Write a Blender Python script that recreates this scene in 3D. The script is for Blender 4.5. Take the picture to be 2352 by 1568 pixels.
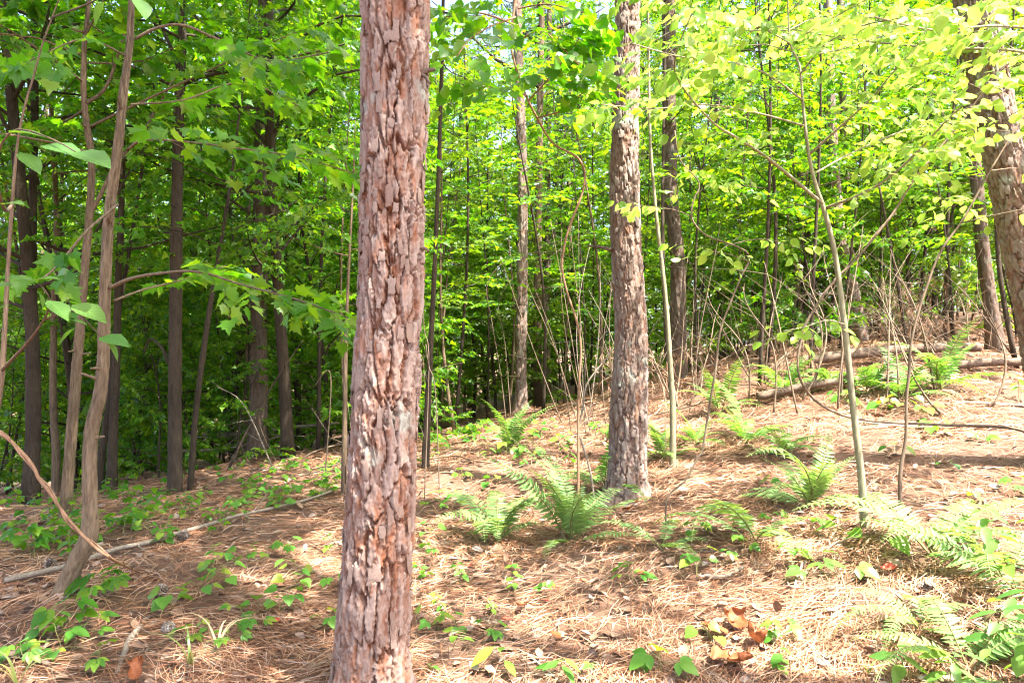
import bpy, math, random
import numpy as np
from mathutils import Vector, Matrix, Euler

for o in list(bpy.data.objects): bpy.data.objects.remove(o)
SC = bpy.context.scene
COL = SC.collection
R = math.radians

# ------------------------------------------------------------------ camera, sky, sun, exposure
CAM_H = 1.55
FPX, CX, CY = 1680.0, 1176.0, 784.0          # focal length and centre of the 2352 x 1568 picture
cam_d = bpy.data.cameras.new('camera'); cam = bpy.data.objects.new('camera', cam_d); COL.objects.link(cam)
cam.location = (0, 0, CAM_H); cam.rotation_euler = (R(90), 0, 0)
cam_d.sensor_width = 36; cam_d.lens = 36*FPX/2352; cam_d.clip_start = 0.05; cam_d.clip_end = 1000
SC.camera = cam

SUN_EL, SUN_AZ = R(64), R(128)               # azimuth clockwise from +Y: the sun stands high, to the right and a little behind
to_sun = Vector((math.sin(SUN_AZ)*math.cos(SUN_EL), math.cos(SUN_AZ)*math.cos(SUN_EL), math.sin(SUN_EL)))
W = bpy.data.worlds.new('World'); SC.world = W; W.use_nodes = True
nt = W.node_tree; nt.nodes.clear()
sky = nt.nodes.new('ShaderNodeTexSky'); sky.sky_type = 'NISHITA'; sky.sun_disc = False
sky.sun_elevation = SUN_EL; sky.sun_rotation = SUN_AZ; sky.air_density = .7; sky.dust_density = 4.0; sky.ozone_density = .4
bgn = nt.nodes.new('ShaderNodeBackground'); bgn.inputs[1].default_value = 0.15
wo = nt.nodes.new('ShaderNodeOutputWorld')
nt.links.new(sky.outputs[0], bgn.inputs[0]); nt.links.new(bgn.outputs[0], wo.inputs[0])
sun_d = bpy.data.lights.new('sun', 'SUN'); sun_d.energy = 5.0; sun_d.angle = R(0.53); sun_d.color = (1.0, 0.95, 0.86)
sun = bpy.data.objects.new('sun', sun_d); COL.objects.link(sun)
sun.rotation_euler = (-to_sun).to_track_quat('-Z', 'Y').to_euler(); sun.location = (20, -15, 40)
vs = SC.view_settings
vs.view_transform = 'Standard'; vs.look = 'None'; vs.gamma = 1.0; vs.use_curve_mapping = False
vs.exposure = 2.75
SC.render.engine = 'CYCLES'
cy = SC.cycles
cy.max_bounces = 6; cy.diffuse_bounces = 3; cy.glossy_bounces = 1; cy.transmission_bounces = 4; cy.use_adaptive_sampling = True; cy.adaptive_threshold = .025; cy.transparent_max_bounces = 4
cy.use_denoising = True; cy.caustics_reflective = False; cy.caustics_refractive = False
cy.sample_clamp_indirect = 6.0; cy.filter_width = 1.15

# ------------------------------------------------------------------ small tools
def rs(seed): return np.random.default_rng(seed)

def hash2(ix, iy, s=0):
    h = (ix.astype(np.int64)*374761393 + iy.astype(np.int64)*668265263 + s*974711) & 0x7fffffff
    h = ((h ^ (h >> 13))*1274126177) & 0x7fffffff
    h = ((h ^ (h >> 16))*668265263) & 0x7fffffff
    return (h ^ (h >> 15)).astype(np.float64)/0x7fffffff

def vnoise(x, y, s=0):
    x = np.asarray(x, float); y = np.asarray(y, float)
    ix, iy = np.floor(x), np.floor(y); fx, fy = x-ix, y-iy
    fx = fx*fx*(3-2*fx); fy = fy*fy*(3-2*fy)
    a = hash2(ix, iy, s); b = hash2(ix+1, iy, s); c = hash2(ix, iy+1, s); d = hash2(ix+1, iy+1, s)
    return (a*(1-fx)+b*fx)*(1-fy)+(c*(1-fx)+d*fx)*fy

def fbm(x, y, o=4, s=0):
    t = 0; a = .5
    for i in range(o):
        t = t+a*vnoise(x*2**i, y*2**i, s+i*17); a *= .5
    return t

def voro(u, v, s=0, period=None):
    """nearest two jittered seeds: d1, d2, id hash of the nearest"""
    iu, iv = np.floor(u), np.floor(v)
    d1 = np.full(u.shape, 9.); d2 = np.full(u.shape, 9.); idd = np.zeros(u.shape); id2 = np.zeros(u.shape)
    for a in (-1, 0, 1):
        for b in (-1, 0, 1):
            cu, cv = iu+a, iv+b
            wu = np.mod(cu, period) if period else cu
            px = cu+.5+.9*(hash2(wu, cv, s)-.5); py = cv+.5+.9*(hash2(wu, cv, s+5)-.5)
            d = np.hypot(u-px, v-py); h = hash2(wu, cv, s+11)
            n = d < d1
            d2 = np.where(n, d1, np.minimum(d2, d)); idd = np.where(n, h, idd); d1 = np.where(n, d, d1)
    return d1, d2, idd

def make_mesh(name, verts, tris=None, quads=None, mats=(), attrs=None, smooth=False, mat_idx=None):
    me = bpy.data.meshes.new(name)
    verts = np.ascontiguousarray(verts, np.float32)
    me.vertices.add(len(verts)); me.vertices.foreach_set('co', verts.ravel())
    parts = []; tot = []
    if tris is not None and len(tris): parts.append(np.asarray(tris, np.int32).ravel()); tot.append(np.full(len(tris), 3, np.int32))
    if quads is not None and len(quads): parts.append(np.asarray(quads, np.int32).ravel()); tot.append(np.full(len(quads), 4, np.int32))
    li = np.concatenate(parts); lt = np.concatenate(tot)
    ls = np.concatenate([[0], np.cumsum(lt)[:-1]]).astype(np.int32)
    me.loops.add(len(li)); me.loops.foreach_set('vertex_index', li)
    me.polygons.add(len(lt)); me.polygons.foreach_set('loop_start', ls)
    try: me.polygons.foreach_set('loop_total', lt)
    except Exception: pass
    if smooth: me.polygons.foreach_set('use_smooth', np.ones(len(lt), bool))
    for m in mats: me.materials.append(m)
    if mat_idx is not None: me.polygons.foreach_set('material_index', np.asarray(mat_idx, np.int32))
    for k, a in (attrs or {}).items():
        at = me.attributes.new(k, 'FLOAT', 'POINT'); at.data.foreach_set('value', np.asarray(a, np.float32))
    me.update(calc_edges=True)
    return me

def obj(name, me, parent=None, loc=(0, 0, 0), rot=None, scale=None):
    o = bpy.data.objects.new(name, me); COL.objects.link(o)
    o.parent = parent; o.location = loc
    if rot is not None: o.rotation_euler = rot
    if scale is not None: o.scale = scale if hasattr(scale, '__len__') else (scale,)*3
    return o

def tag(o, label=None, cat=None, group=None, kind=None):
    if label: o['label'] = label
    if cat: o['category'] = cat
    if group: o['group'] = group
    if kind: o['kind'] = kind
    return o

def thing(name, label, cat, loc=(0, 0, 0), rotz=0, group=None):
    o = bpy.data.objects.new(name, None); COL.objects.link(o)
    o.empty_display_size = .1
    o.location = loc; o.rotation_euler = (0, 0, rotz)
    return tag(o, label, cat, group)

def dup(root, loc, rotz, scale=1.0, tilt=(0, 0)):
    r = root.copy(); COL.objects.link(r); r.location = loc; r.rotation_euler = (tilt[0], tilt[1], rotz)
    r.scale = scale if hasattr(scale, '__len__') else (scale,)*3
    for ch in root.children:
        c = ch.copy(); COL.objects.link(c); c.parent = r
    return r

class MB:
    def __init__(s): s.v = []; s.t = []; s.q = []; s.n = 0
    def add(s, v, t=None, q=None):
        if t is not None and len(t): s.t.append(np.asarray(t)+s.n)
        if q is not None and len(q): s.q.append(np.asarray(q)+s.n)
        s.v.append(np.asarray(v, float)); s.n += len(v)
    def mesh(s, name, mats, smooth=True, origin=(0, 0, 0)):
        return make_mesh(name, np.concatenate(s.v)-np.array(origin), np.concatenate(s.t) if s.t else None,
                         np.concatenate(s.q) if s.q else None, mats, smooth=smooth)

def spline(pts, n):
    """Catmull-Rom through pts (rows), n samples"""
    p = np.asarray(pts, float)
    if len(p) == 2: p = np.array([p[0], (p[0]+p[1])/2, p[1]])
    e = np.vstack([2*p[0]-p[1], p, 2*p[-1]-p[-2]])
    seg = np.linalg.norm(np.diff(p[:, :3], axis=0), axis=1)+1e-6
    cum = np.concatenate([[0], np.cumsum(seg)]); s = np.linspace(0, cum[-1], n)
    i = np.clip(np.searchsorted(cum, s, 'right')-1, 0, len(p)-2); t = ((s-cum[i])/seg[i])[:, None]
    a, b, c, d = e[i], e[i+1], e[i+2], e[i+3]
    return .5*(2*b+(c-a)*t+(2*a-5*b+4*c-d)*t*t+(3*b-a-3*c+d)*t**3)

def tube(mb, pts, radii, sides=6, cap=True, rough=0, seed=0):
    p = np.asarray(pts, float); n = len(p); r = np.broadcast_to(np.asarray(radii, float), (n,))
    tg = np.gradient(p, axis=0); tg /= np.linalg.norm(tg, axis=1)[:, None]+1e-9
    ref = np.array([0, 0, 1.]) if abs(tg[:, 2]).mean() < .7 else np.array([1., 0, 0])
    a = np.cross(tg, ref); a /= np.linalg.norm(a, axis=1)[:, None]+1e-9; b = np.cross(a, tg)
    th = np.linspace(0, 2*np.pi, sides, endpoint=False)
    rr = r[:, None]*np.ones(sides)
    if rough:
        j = np.arange(n)[:, None]*np.ones(sides); k = np.arange(sides)[None]*np.ones((n, 1))
        rr = rr*(1+rough*(hash2(j, k, seed)-.5)*2+rough*1.6*(fbm(j*.35, np.zeros_like(j)+seed, 2)-.4))
    v = p[:, None]+rr[..., None]*(np.cos(th)[None, :, None]*a[:, None]+np.sin(th)[None, :, None]*b[:, None])
    i = np.arange(n-1)[:, None]*sides; k = np.arange(sides)[None]; k2 = (k+1) % sides
    q = np.stack([i+k, i+k2, i+sides+k2, i+sides+k], -1).reshape(-1, 4)
    v = v.reshape(-1, 3); t = None
    if cap:
        c = len(v); v = np.vstack([v, p[:1], p[-1:]])
        ks = np.arange(sides); t = np.vstack([np.stack([np.full(sides, c), (ks+1) % sides, ks], 1),
              np.stack([np.full(sides, c+1), (n-1)*sides+ks, (n-1)*sides+(ks+1) % sides], 1)])
    mb.add(v, t, q)

def norm(a): return a/(np.linalg.norm(a, axis=-1, keepdims=True)+1e-9)

def scatter(tpl, P, D, N, S):
    """copies of a leaf template (verts, tris): x = D x N, y = D, z = N; returns verts, tris"""
    tv, tt = tpl
    D = norm(D); X = norm(np.cross(D, N)); Z = np.cross(X, D)
    S = np.asarray(S, float).reshape(len(P), -1, 1)
    v = P[:, None]+S*(tv[None, :, :1]*X[:, None]+tv[None, :, 1:2]*D[:, None]+tv[None, :, 2:]*Z[:, None])
    t = (tt[None]+(np.arange(len(P))*len(tv))[:, None, None]).reshape(-1, 3)
    return v.reshape(-1, 3), t

# ------------------------------------------------------------------ leaf shapes (base at 0, tip at y = 1)
def tpl_fan(outline, centre=(0, .35, 0), fold=.12, droop=.15):
    half = np.array(outline, float)
    o = [(x, y) for x, y in half]+[(-x, y) for x, y in half[::-1] if abs(x) > 1e-6]
    v = np.array([(centre[0], centre[1], 0)]+[(x, y, 0) for x, y in o])
    v[:, 2] = np.abs(v[:, 0])*fold*2-droop*np.clip(v[:, 1], 0, 2)**2
    n = len(o); t = [(0, 1+i, 1+(i+1) % n) for i in range(n)]
    return v, np.array(t)
MAPLE = tpl_fan([(0, 0), (.17, -.08), (.42, .02), (.33, .15), (.56, .42), (.32, .42), (.30, .62), (.17, .60), (0, 1)])
STAR6 = tpl_fan([(0, 0), (.42, .14), (.20, .42), (0, 1)], (0, .3, 0))
STAR = tpl_fan([(0, 0), (.40, .06), (.17, .27), (.50, .58), (.16, .50), (0, 1)], (0, .3, 0))
HEART = tpl_fan([(0, .06), (.16, -.06), (.40, .06), (.50, .30), (.42, .52), (.28, .70), (.15, .84), (0, 1)], (0, .3, 0), .10, .22)
DIAM = (np.array([(0, 0, 0), (.34, .45, .06), (0, 1, -.1), (-.34, .45, .06)]), np.array([(0, 1, 2), (0, 2, 3)]))
def tpl_ovate(w=.36, fold=.1, droop=.2, pet=0.0):
    t = np.array([0, .2, .45, .75, 1.]); hw = np.array([0, .72, 1, .62, 0])*w
    z = -droop*t**2
    v = [(0, a+pet, b) for a, b in zip(t, z)]
    for s in (1, -1):
        v += [(s*hw[i], t[i]+pet, z[i]+fold*hw[i]*2) for i in (1, 2, 3)]
    f = []
    for o, s in ((5, 1), (8, -1)):
        q = [(0, o, 1), (1, o, o+1), (1, o+1, 2), (2, o+1, o+2), (2, o+2, 3), (3, o+2, 4)]
        f += [x if s > 0 else x[::-1] for x in q]
    return np.array(v, float), np.array(f)
OVATE = tpl_ovate()
NARROW = tpl_ovate(.2, .12, .15)
def tpl_palm(n=5, spread=R(68), w=.26):
    V = []; T = []; k = 0
    for i in range(n):
        a = (i/(n-1)-.5)*2*spread; L = 1-.32*abs(i/(n-1)-.5)*2
        v, t = tpl_ovate(w, .1, .22, .06); v = v*L
        x = v[:, 0]*math.cos(a)+v[:, 1]*math.sin(a); y = -v[:, 0]*math.sin(a)+v[:, 1]*math.cos(a)
        V.append(np.stack([x, y, v[:, 2]], 1)); T.append(t+k); k += len(v)
    # short joint so the leaflets make one leaf
    V.append(np.array([(0, -.35, -.12), (.015, .05, 0), (-.015, .05, 0)])); T.append(np.array([(k, k+1, k+2)]))
    return np.vstack(V), np.vstack(T)
PALM5 = tpl_palm(); PALM3 = tpl_palm(3, R(58), .33)

# ------------------------------------------------------------------ materials
def newmat(name):
    m = bpy.data.materials.new(name); m.use_nodes = True; m.node_tree.nodes.clear()
    return m, m.node_tree.nodes, m.node_tree.links

def ramp(N, stops):
    r = N.new('ShaderNodeValToRGB'); e = r.color_ramp.elements
    while len(e) < len(stops): e.new(.5)
    for x, (p, c) in zip(e, stops): x.position = p; x.color = (*c, 1)
    return r

def leaf_mat(name, stops, tint=(2.3, 2.0, .5), trans=.5, gloss=.05, rough=.38):
    """thin leaf: diffuse + light coming through + a little sheen; each leaf its own shade"""
    m, N, L = newmat(name)
    g = N.new('ShaderNodeNewGeometry'); oi = N.new('ShaderNodeObjectInfo')
    ad = N.new('ShaderNodeMath'); ad.operation = 'ADD'; fr = N.new('ShaderNodeMath'); fr.operation = 'FRACT'
    L.new(g.outputs['Random Per Island'], ad.inputs[0]); L.new(oi.outputs['Random'], ad.inputs[1]); L.new(ad.outputs[0], fr.inputs[0])
    r = ramp(N, stops); L.new(fr.outputs[0], r.inputs[0])
    # faint mottling
    tc = N.new('ShaderNodeTexCoord'); nz = N.new('ShaderNodeTexNoise'); nz.inputs['Scale'].default_value = 45; nz.inputs['Detail'].default_value = 2
    L.new(tc.outputs['Object'], nz.inputs['Vector'])
    mp = N.new('ShaderNodeMapRange'); mp.inputs[3].default_value = .78; mp.inputs[4].default_value = 1.22; L.new(nz.outputs[0], mp.inputs[0])
    mm = N.new('ShaderNodeVectorMath'); mm.operation = 'SCALE'; L.new(r.outputs[0], mm.inputs[0]); L.new(mp.outputs[0], mm.inputs['Scale'])
    tr = N.new('ShaderNodeVectorMath'); tr.operation = 'MULTIPLY'; tr.inputs[1].default_value = tint; L.new(mm.outputs[0], tr.inputs[0])
    d = N.new('ShaderNodeBsdfDiffuse'); t = N.new('ShaderNodeBsdfTranslucent'); gl = N.new('ShaderNodeBsdfGlossy'); gl.inputs['Roughness'].default_value = rough
    L.new(mm.outputs[0], d.inputs[0]); L.new(tr.outputs[0], t.inputs[0])
    m1 = N.new('ShaderNodeMixShader'); m1.inputs[0].default_value = trans; L.new(d.outputs[0], m1.inputs[1]); L.new(t.outputs[0], m1.inputs[2])
    lw = N.new('ShaderNodeFresnel'); lw.inputs[0].default_value = 1.4
    fm = N.new('ShaderNodeMath'); fm.operation = 'MULTIPLY'; fm.inputs[1].default_value = gloss*12; fm.use_clamp = True; L.new(lw.outputs[0], fm.inputs[0])
    fc = N.new('ShaderNodeMath'); fc.operation = 'MINIMUM'; fc.inputs[1].default_value = .10; L.new(fm.outputs[0], fc.inputs[0])
    m2 = N.new('ShaderNodeMixShader'); L.new(fc.outputs[0], m2.inputs[0]); L.new(m1.outputs[0], m2.inputs[1]); L.new(gl.outputs[0], m2.inputs[2])
    o = N.new('ShaderNodeOutputMaterial'); L.new(m2.outputs[0], o.inputs[0])
    return m

def wood_mat(name, c0, c1, c2=None, scale=(14, 14, 2.5), bump=.6, rough=.9, dist=.01):
    m, N, L = newmat(name)
    tc = N.new('ShaderNodeTexCoord'); mp = N.new('ShaderNodeMapping'); mp.inputs['Scale'].default_value = scale
    L.new(tc.outputs['Object'], mp.inputs[0])
    nz = N.new('ShaderNodeTexNoise'); nz.inputs['Scale'].default_value = 3; nz.inputs['Detail'].default_value = 8; nz.inputs['Roughness'].default_value = .65
    L.new(mp.outputs[0], nz.inputs['Vector'])
    st = [(.30, c0), (.62, c1)]+([(.78, c2)] if c2 else [])
    r = ramp(N, st); L.new(nz.outputs[0], r.inputs[0])
    n2 = N.new('ShaderNodeTexNoise'); n2.inputs['Scale'].default_value = 1.6; n2.inputs['Detail'].default_value = 3; L.new(tc.outputs['Object'], n2.inputs['Vector'])
    mr = N.new('ShaderNodeMapRange'); mr.inputs[1].default_value = .3; mr.inputs[2].default_value = .7; mr.inputs[3].default_value = .7; mr.inputs[4].default_value = 1.25; L.new(n2.outputs[0], mr.inputs[0])
    sc_ = N.new('ShaderNodeVectorMath'); sc_.operation = 'SCALE'; L.new(r.outputs[0], sc_.inputs[0]); L.new(mr.outputs[0], sc_.inputs['Scale'])
    b = N.new('ShaderNodeBsdfPrincipled'); b.inputs['Roughness'].default_value = rough; b.inputs['Specular IOR Level'].default_value = .25
    L.new(sc_.outputs[0], b.inputs['Base Color'])
    bp = N.new('ShaderNodeBump'); bp.inputs['Strength'].default_value = bump; bp.inputs['Distance'].default_value = dist
    L.new(nz.outputs[0], bp.inputs['Height']); L.new(bp.outputs[0], b.inputs['Normal'])
    o = N.new('ShaderNodeOutputMaterial'); L.new(b.outputs[0], o.inputs[0])
    return m

def island_mat(name, stops, rough=.85, trans=0.0, noise=0):
    """loose litter: every piece takes its own tone"""
    m, N, L = newmat(name)
    g = N.new('ShaderNodeNewGeometry'); oi = N.new('ShaderNodeObjectInfo')
    ad = N.new('ShaderNodeMath'); ad.operation = 'ADD'; fr = N.new('ShaderNodeMath'); fr.operation = 'FRACT'
    L.new(g.outputs['Random Per Island'], ad.inputs[0]); L.new(oi.outputs['Random'], ad.inputs[1]); L.new(ad.outputs[0], fr.inputs[0])
    r = ramp(N, stops); L.new(fr.outputs[0], r.inputs[0]); src = r.outputs[0]
    if noise:
        tc = N.new('ShaderNodeTexCoord'); nz = N.new('ShaderNodeTexNoise'); nz.inputs['Scale'].default_value = noise; nz.inputs['Detail'].default_value = 4
        L.new(tc.outputs['Object'], nz.inputs['Vector'])
        mr = N.new('ShaderNodeMapRange'); mr.inputs[1].default_value = .3; mr.inputs[2].default_value = .7; mr.inputs[3].default_value = .6; mr.inputs[4].default_value = 1.35; L.new(nz.outputs[0], mr.inputs[0])
        sc_ = N.new('ShaderNodeVectorMath'); sc_.operation = 'SCALE'; L.new(src, sc_.inputs[0]); L.new(mr.outputs[0], sc_.inputs['Scale']); src = sc_.outputs[0]
    b = N.new('ShaderNodeBsdfPrincipled'); b.inputs['Roughness'].default_value = rough; b.inputs['Specular IOR Level'].default_value = .3
    L.new(src, b.inputs['Base Color']); sh = b.outputs[0]
    if trans:
        t = N.new('ShaderNodeBsdfTranslucent'); L.new(src, t.inputs[0]); mx = N.new('ShaderNodeMixShader'); mx.inputs[0].default_value = trans
        L.new(sh, mx.inputs[1]); L.new(t.outputs[0], mx.inputs[2]); sh = mx.outputs[0]
    o = N.new('ShaderNodeOutputMaterial'); L.new(sh, o.inputs[0])
    return m

def pine_bark_mat(name, inner, mid, grey, lichen=(.30, .34, .29)):
    m, N, L = newmat(name)
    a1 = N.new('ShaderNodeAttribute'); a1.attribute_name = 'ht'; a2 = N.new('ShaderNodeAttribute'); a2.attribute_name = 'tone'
    tc = N.new('ShaderNodeTexCoord')
    mp = N.new('ShaderNodeMapping'); mp.inputs['Scale'].default_value = (60, 60, 26); L.new(tc.outputs['Object'], mp.inputs[0])
    nz = N.new('ShaderNodeTexNoise'); nz.inputs['Scale'].default_value = 1; nz.inputs['Detail'].default_value = 5; nz.inputs['Roughness'].default_value = .7; L.new(mp.outputs[0], nz.inputs['Vector'])
    # how weathered: plate tone + own grain + proudness
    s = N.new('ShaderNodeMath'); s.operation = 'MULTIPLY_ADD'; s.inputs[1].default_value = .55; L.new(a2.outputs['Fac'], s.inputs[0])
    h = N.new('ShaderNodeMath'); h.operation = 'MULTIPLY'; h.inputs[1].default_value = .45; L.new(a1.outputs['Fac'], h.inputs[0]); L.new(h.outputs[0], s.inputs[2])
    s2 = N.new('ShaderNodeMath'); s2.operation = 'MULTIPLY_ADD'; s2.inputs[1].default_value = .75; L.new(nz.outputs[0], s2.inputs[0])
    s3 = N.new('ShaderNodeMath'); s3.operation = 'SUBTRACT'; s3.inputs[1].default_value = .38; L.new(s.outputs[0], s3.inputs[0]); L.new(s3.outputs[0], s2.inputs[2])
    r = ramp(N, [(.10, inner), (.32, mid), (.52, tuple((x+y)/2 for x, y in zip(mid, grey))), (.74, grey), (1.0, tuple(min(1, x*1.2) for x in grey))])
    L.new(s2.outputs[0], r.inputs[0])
    n4 = N.new('ShaderNodeTexNoise'); n4.inputs['Scale'].default_value = 1; n4.inputs['Detail'].default_value = 4
    mp4 = N.new('ShaderNodeMapping'); mp4.inputs['Scale'].default_value = (22, 22, 8); mp4.inputs['Location'].default_value = (3, 1, 7); L.new(tc.outputs['Object'], mp4.inputs[0]); L.new(mp4.outputs[0], n4.inputs['Vector'])
    r4 = ramp(N, [(.52, (0, 0, 0)), (.68, (.75, .75, .75))]); L.new(n4.outputs[0], r4.inputs[0])
    mo = N.new('ShaderNodeMix'); mo.data_type = 'RGBA'; L.new(r4.outputs[0], mo.inputs['Factor']); L.new(r.outputs[0], mo.inputs['A']); mo.inputs['B'].default_value = (mid[0]*1.3, mid[1]*1.05, mid[2]*.72, 1); r = mo
    n3 = N.new('ShaderNodeTexNoise'); n3.inputs['Scale'].default_value = 5; n3.inputs['Detail'].default_value = 4; L.new(tc.outputs['Object'], n3.inputs['Vector'])
    lr = ramp(N, [(.60, (0, 0, 0)), (.72, (.6, .6, .6))]); L.new(n3.outputs[0], lr.inputs[0])
    mx = N.new('ShaderNodeMix'); mx.data_type = 'RGBA'; L.new(lr.outputs[0], mx.inputs['Factor']); L.new(r.outputs['Result'], mx.inputs['A']); mx.inputs['B'].default_value = (*lichen, 1)
    b = N.new('ShaderNodeBsdfPrincipled'); b.inputs['Roughness'].default_value = .8; b.inputs['Specular IOR Level'].default_value = .3
    L.new(mx.outputs['Result'], b.inputs['Base Color'])
    bp = N.new('ShaderNodeBump'); bp.inputs['Strength'].default_value = .8; bp.inputs['Distance'].default_value = .006
    L.new(nz.outputs[0], bp.inputs['Height']); L.new(bp.outputs[0], b.inputs['Normal'])
    o = N.new('ShaderNodeOutputMaterial'); L.new(b.outputs[0], o.inputs[0])
    return m

M = {}
M['leaf'] = leaf_mat('leaf_forest', [(0, (.030, .11, .010)), (.5, (.065, .17, .012)), (1, (.13, .225, .014))], tint=(3.1, 2.7, .4), trans=.55, gloss=.035)
M['leaf_lime'] = leaf_mat('leaf_lime', [(0, (.055, .135, .012)), (.5, (.095, .185, .016)), (1, (.15, .23, .02))], tint=(2.5, 2.2, .4), trans=.55, gloss=.035)
M['leaf_near'] = leaf_mat('leaf_maple', [(0, (.036, .14, .010)), (.6, (.066, .19, .012)), (1, (.125, .23, .013))], tint=(3.3, 2.75, .4), trans=.6, gloss=.045)
M['leaf_gold'] = leaf_mat('leaf_dogwood', [(0, (.10, .215, .022)), (.5, (.15, .275, .03)), (1, (.21, .31, .04))], tint=(2.5, 2.1, 2.2), trans=.62, gloss=.035)
M['leaf_pale'] = leaf_mat('leaf_pale', [(0, (.055, .15, .03)), (.5, (.09, .20, .04)), (1, (.13, .22, .045))], tint=(2.4, 2.1, .5), trans=.45, gloss=.05)
M['leaf_seed'] = leaf_mat('leaf_seedling', [(0, (.05, .16, .02)), (.5, (.085, .215, .03)), (.85, (.14, .25, .03)), (1, (.20, .25, .03))], trans=.4, gloss=.045)
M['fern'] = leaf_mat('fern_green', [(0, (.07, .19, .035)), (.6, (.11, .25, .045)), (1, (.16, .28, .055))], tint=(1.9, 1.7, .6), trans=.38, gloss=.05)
M['fern_sun'] = leaf_mat('fern_sunlit', [(0, (.13, .25, .08)), (1, (.19, .30, .10))], tint=(1.9, 1.7, .6), trans=.4, gloss=.05)  # sunlit copy of the fern green: the brightness is put into the colour
M['pine_leaf'] = leaf_mat('pine_needles', [(0, (.045, .10, .05)), (1, (.075, .14, .075))], tint=(1.3, 1.3, 1.0), trans=.3, gloss=.05)
def close_leaf_mat():
    m = leaf_mat('leaf_veined', [(0, (.05, .145, .026)), (1, (.095, .19, .034))], tint=(2.3, 2.0, .5), trans=.45, gloss=.05)
    N, L = m.node_tree.nodes, m.node_tree.links
    tc = N.new('ShaderNodeTexCoord'); sp = N.new('ShaderNodeSeparateXYZ'); L.new(tc.outputs['Object'], sp.inputs[0])
    def mth(op, a_, b_=None):
        n = N.new('ShaderNodeMath'); n.operation = op
        for i, q in enumerate((a_, b_)):
            if q is None: continue
            if isinstance(q, (int, float)): n.inputs[i].default_value = q
            else: L.new(q, n.inputs[i])
        return n.outputs[0]
    ax = mth('ABSOLUTE', sp.outputs[0]); rib = mth('LESS_THAN', ax, .013)
    v = mth('FRACT', mth('MULTIPLY', mth('SUBTRACT', sp.outputs[1], mth('MULTIPLY', ax, .9)), 8.0)); vein = mth('LESS_THAN', v, .10)
    f = mth('ADD', 1.0, mth('MULTIPLY', mth('MAXIMUM', rib, vein), .38))
    for n in list(N):
        if n.type == 'VECT_MATH' and n.operation == 'SCALE':
            old = n.inputs['Scale'].links[0].from_socket; L.new(mth('MULTIPLY', old, f), n.inputs['Scale'])
    return m
M['leaf_close'] = close_leaf_mat()
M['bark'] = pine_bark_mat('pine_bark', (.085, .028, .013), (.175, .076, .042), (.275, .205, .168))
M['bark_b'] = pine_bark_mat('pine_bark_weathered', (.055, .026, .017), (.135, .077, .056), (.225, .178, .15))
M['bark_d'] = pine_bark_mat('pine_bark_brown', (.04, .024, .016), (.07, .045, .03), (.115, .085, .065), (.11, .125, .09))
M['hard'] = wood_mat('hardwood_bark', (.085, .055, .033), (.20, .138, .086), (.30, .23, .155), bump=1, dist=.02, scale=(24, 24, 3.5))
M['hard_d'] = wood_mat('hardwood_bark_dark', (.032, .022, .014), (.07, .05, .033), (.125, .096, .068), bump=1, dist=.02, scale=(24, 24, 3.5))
M['hard_p'] = wood_mat('hardwood_bark_pale', (.11, .075, .047), (.25, .18, .115), (.36, .285, .20), bump=1, dist=.02, scale=(24, 24, 3.5))
M['sap'] = wood_mat('sapling_bark', (.15, .135, .08), (.26, .235, .15), (.35, .32, .235), bump=.3, scale=(20, 20, 6))
M['twig'] = wood_mat('twig_bark', (.09, .062, .04), (.19, .138, .095), (.27, .215, .16), bump=.2)
M['vine'] = wood_mat('vine_bark', (.15, .082, .045), (.30, .175, .105), (.38, .25, .17), bump=.3)
M['dead'] = wood_mat('dead_wood', (.13, .10, .075), (.26, .215, .165), (.37, .32, .26), bump=.5, scale=(22, 22, 22))
M['log'] = wood_mat('rotten_log', (.06, .042, .03), (.15, .105, .075), (.26, .20, .155), bump=.8, scale=(8, 8, 8))
M['rachis'] = wood_mat('fern_stalk', (.10, .14, .04), (.20, .18, .07), bump=.1)
M['stem'] = wood_mat('seedling_stem', (.12, .14, .04), (.22, .20, .08), bump=.1)
M['needles'] = island_mat('fallen_needles', [(0, (.12, .045, .022)), (.3, (.24, .105, .052)), (.6, (.36, .185, .10)), (.85, (.44, .28, .18)), (1, (.34, .25, .20))], .6, noise=2.2)
M['litter'] = island_mat('dry_leaves', [(0, (.13, .07, .042)), (.35, (.24, .15, .095)), (.7, (.22, .15, .11)), (1, (.27, .215, .18))], .8, noise=25)
M['orange'] = island_mat('dead_leaf_orange', [(0, (.20, .058, .02)), (1, (.28, .095, .035))], .6, trans=.2, noise=30)
M['red'] = island_mat('dead_leaf_red', [(0, (.45, .06, .045)), (1, (.5, .10, .06))], .6, trans=.2, noise=30)
M['cone'] = island_mat('pine_cone', [(0, (.10, .07, .05)), (.6, (.22, .17, .13)), (1, (.36, .31, .27))], .8)
M['grass'] = leaf_mat('grass_blade', [(0, (.12, .18, .04)), (1, (.26, .24, .08))], tint=(1.6, 1.5, .7), trans=.35)
M['straw'] = island_mat('dry_grass', [(0, (.40, .30, .16)), (1, (.5, .40, .24))], .7)

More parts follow.
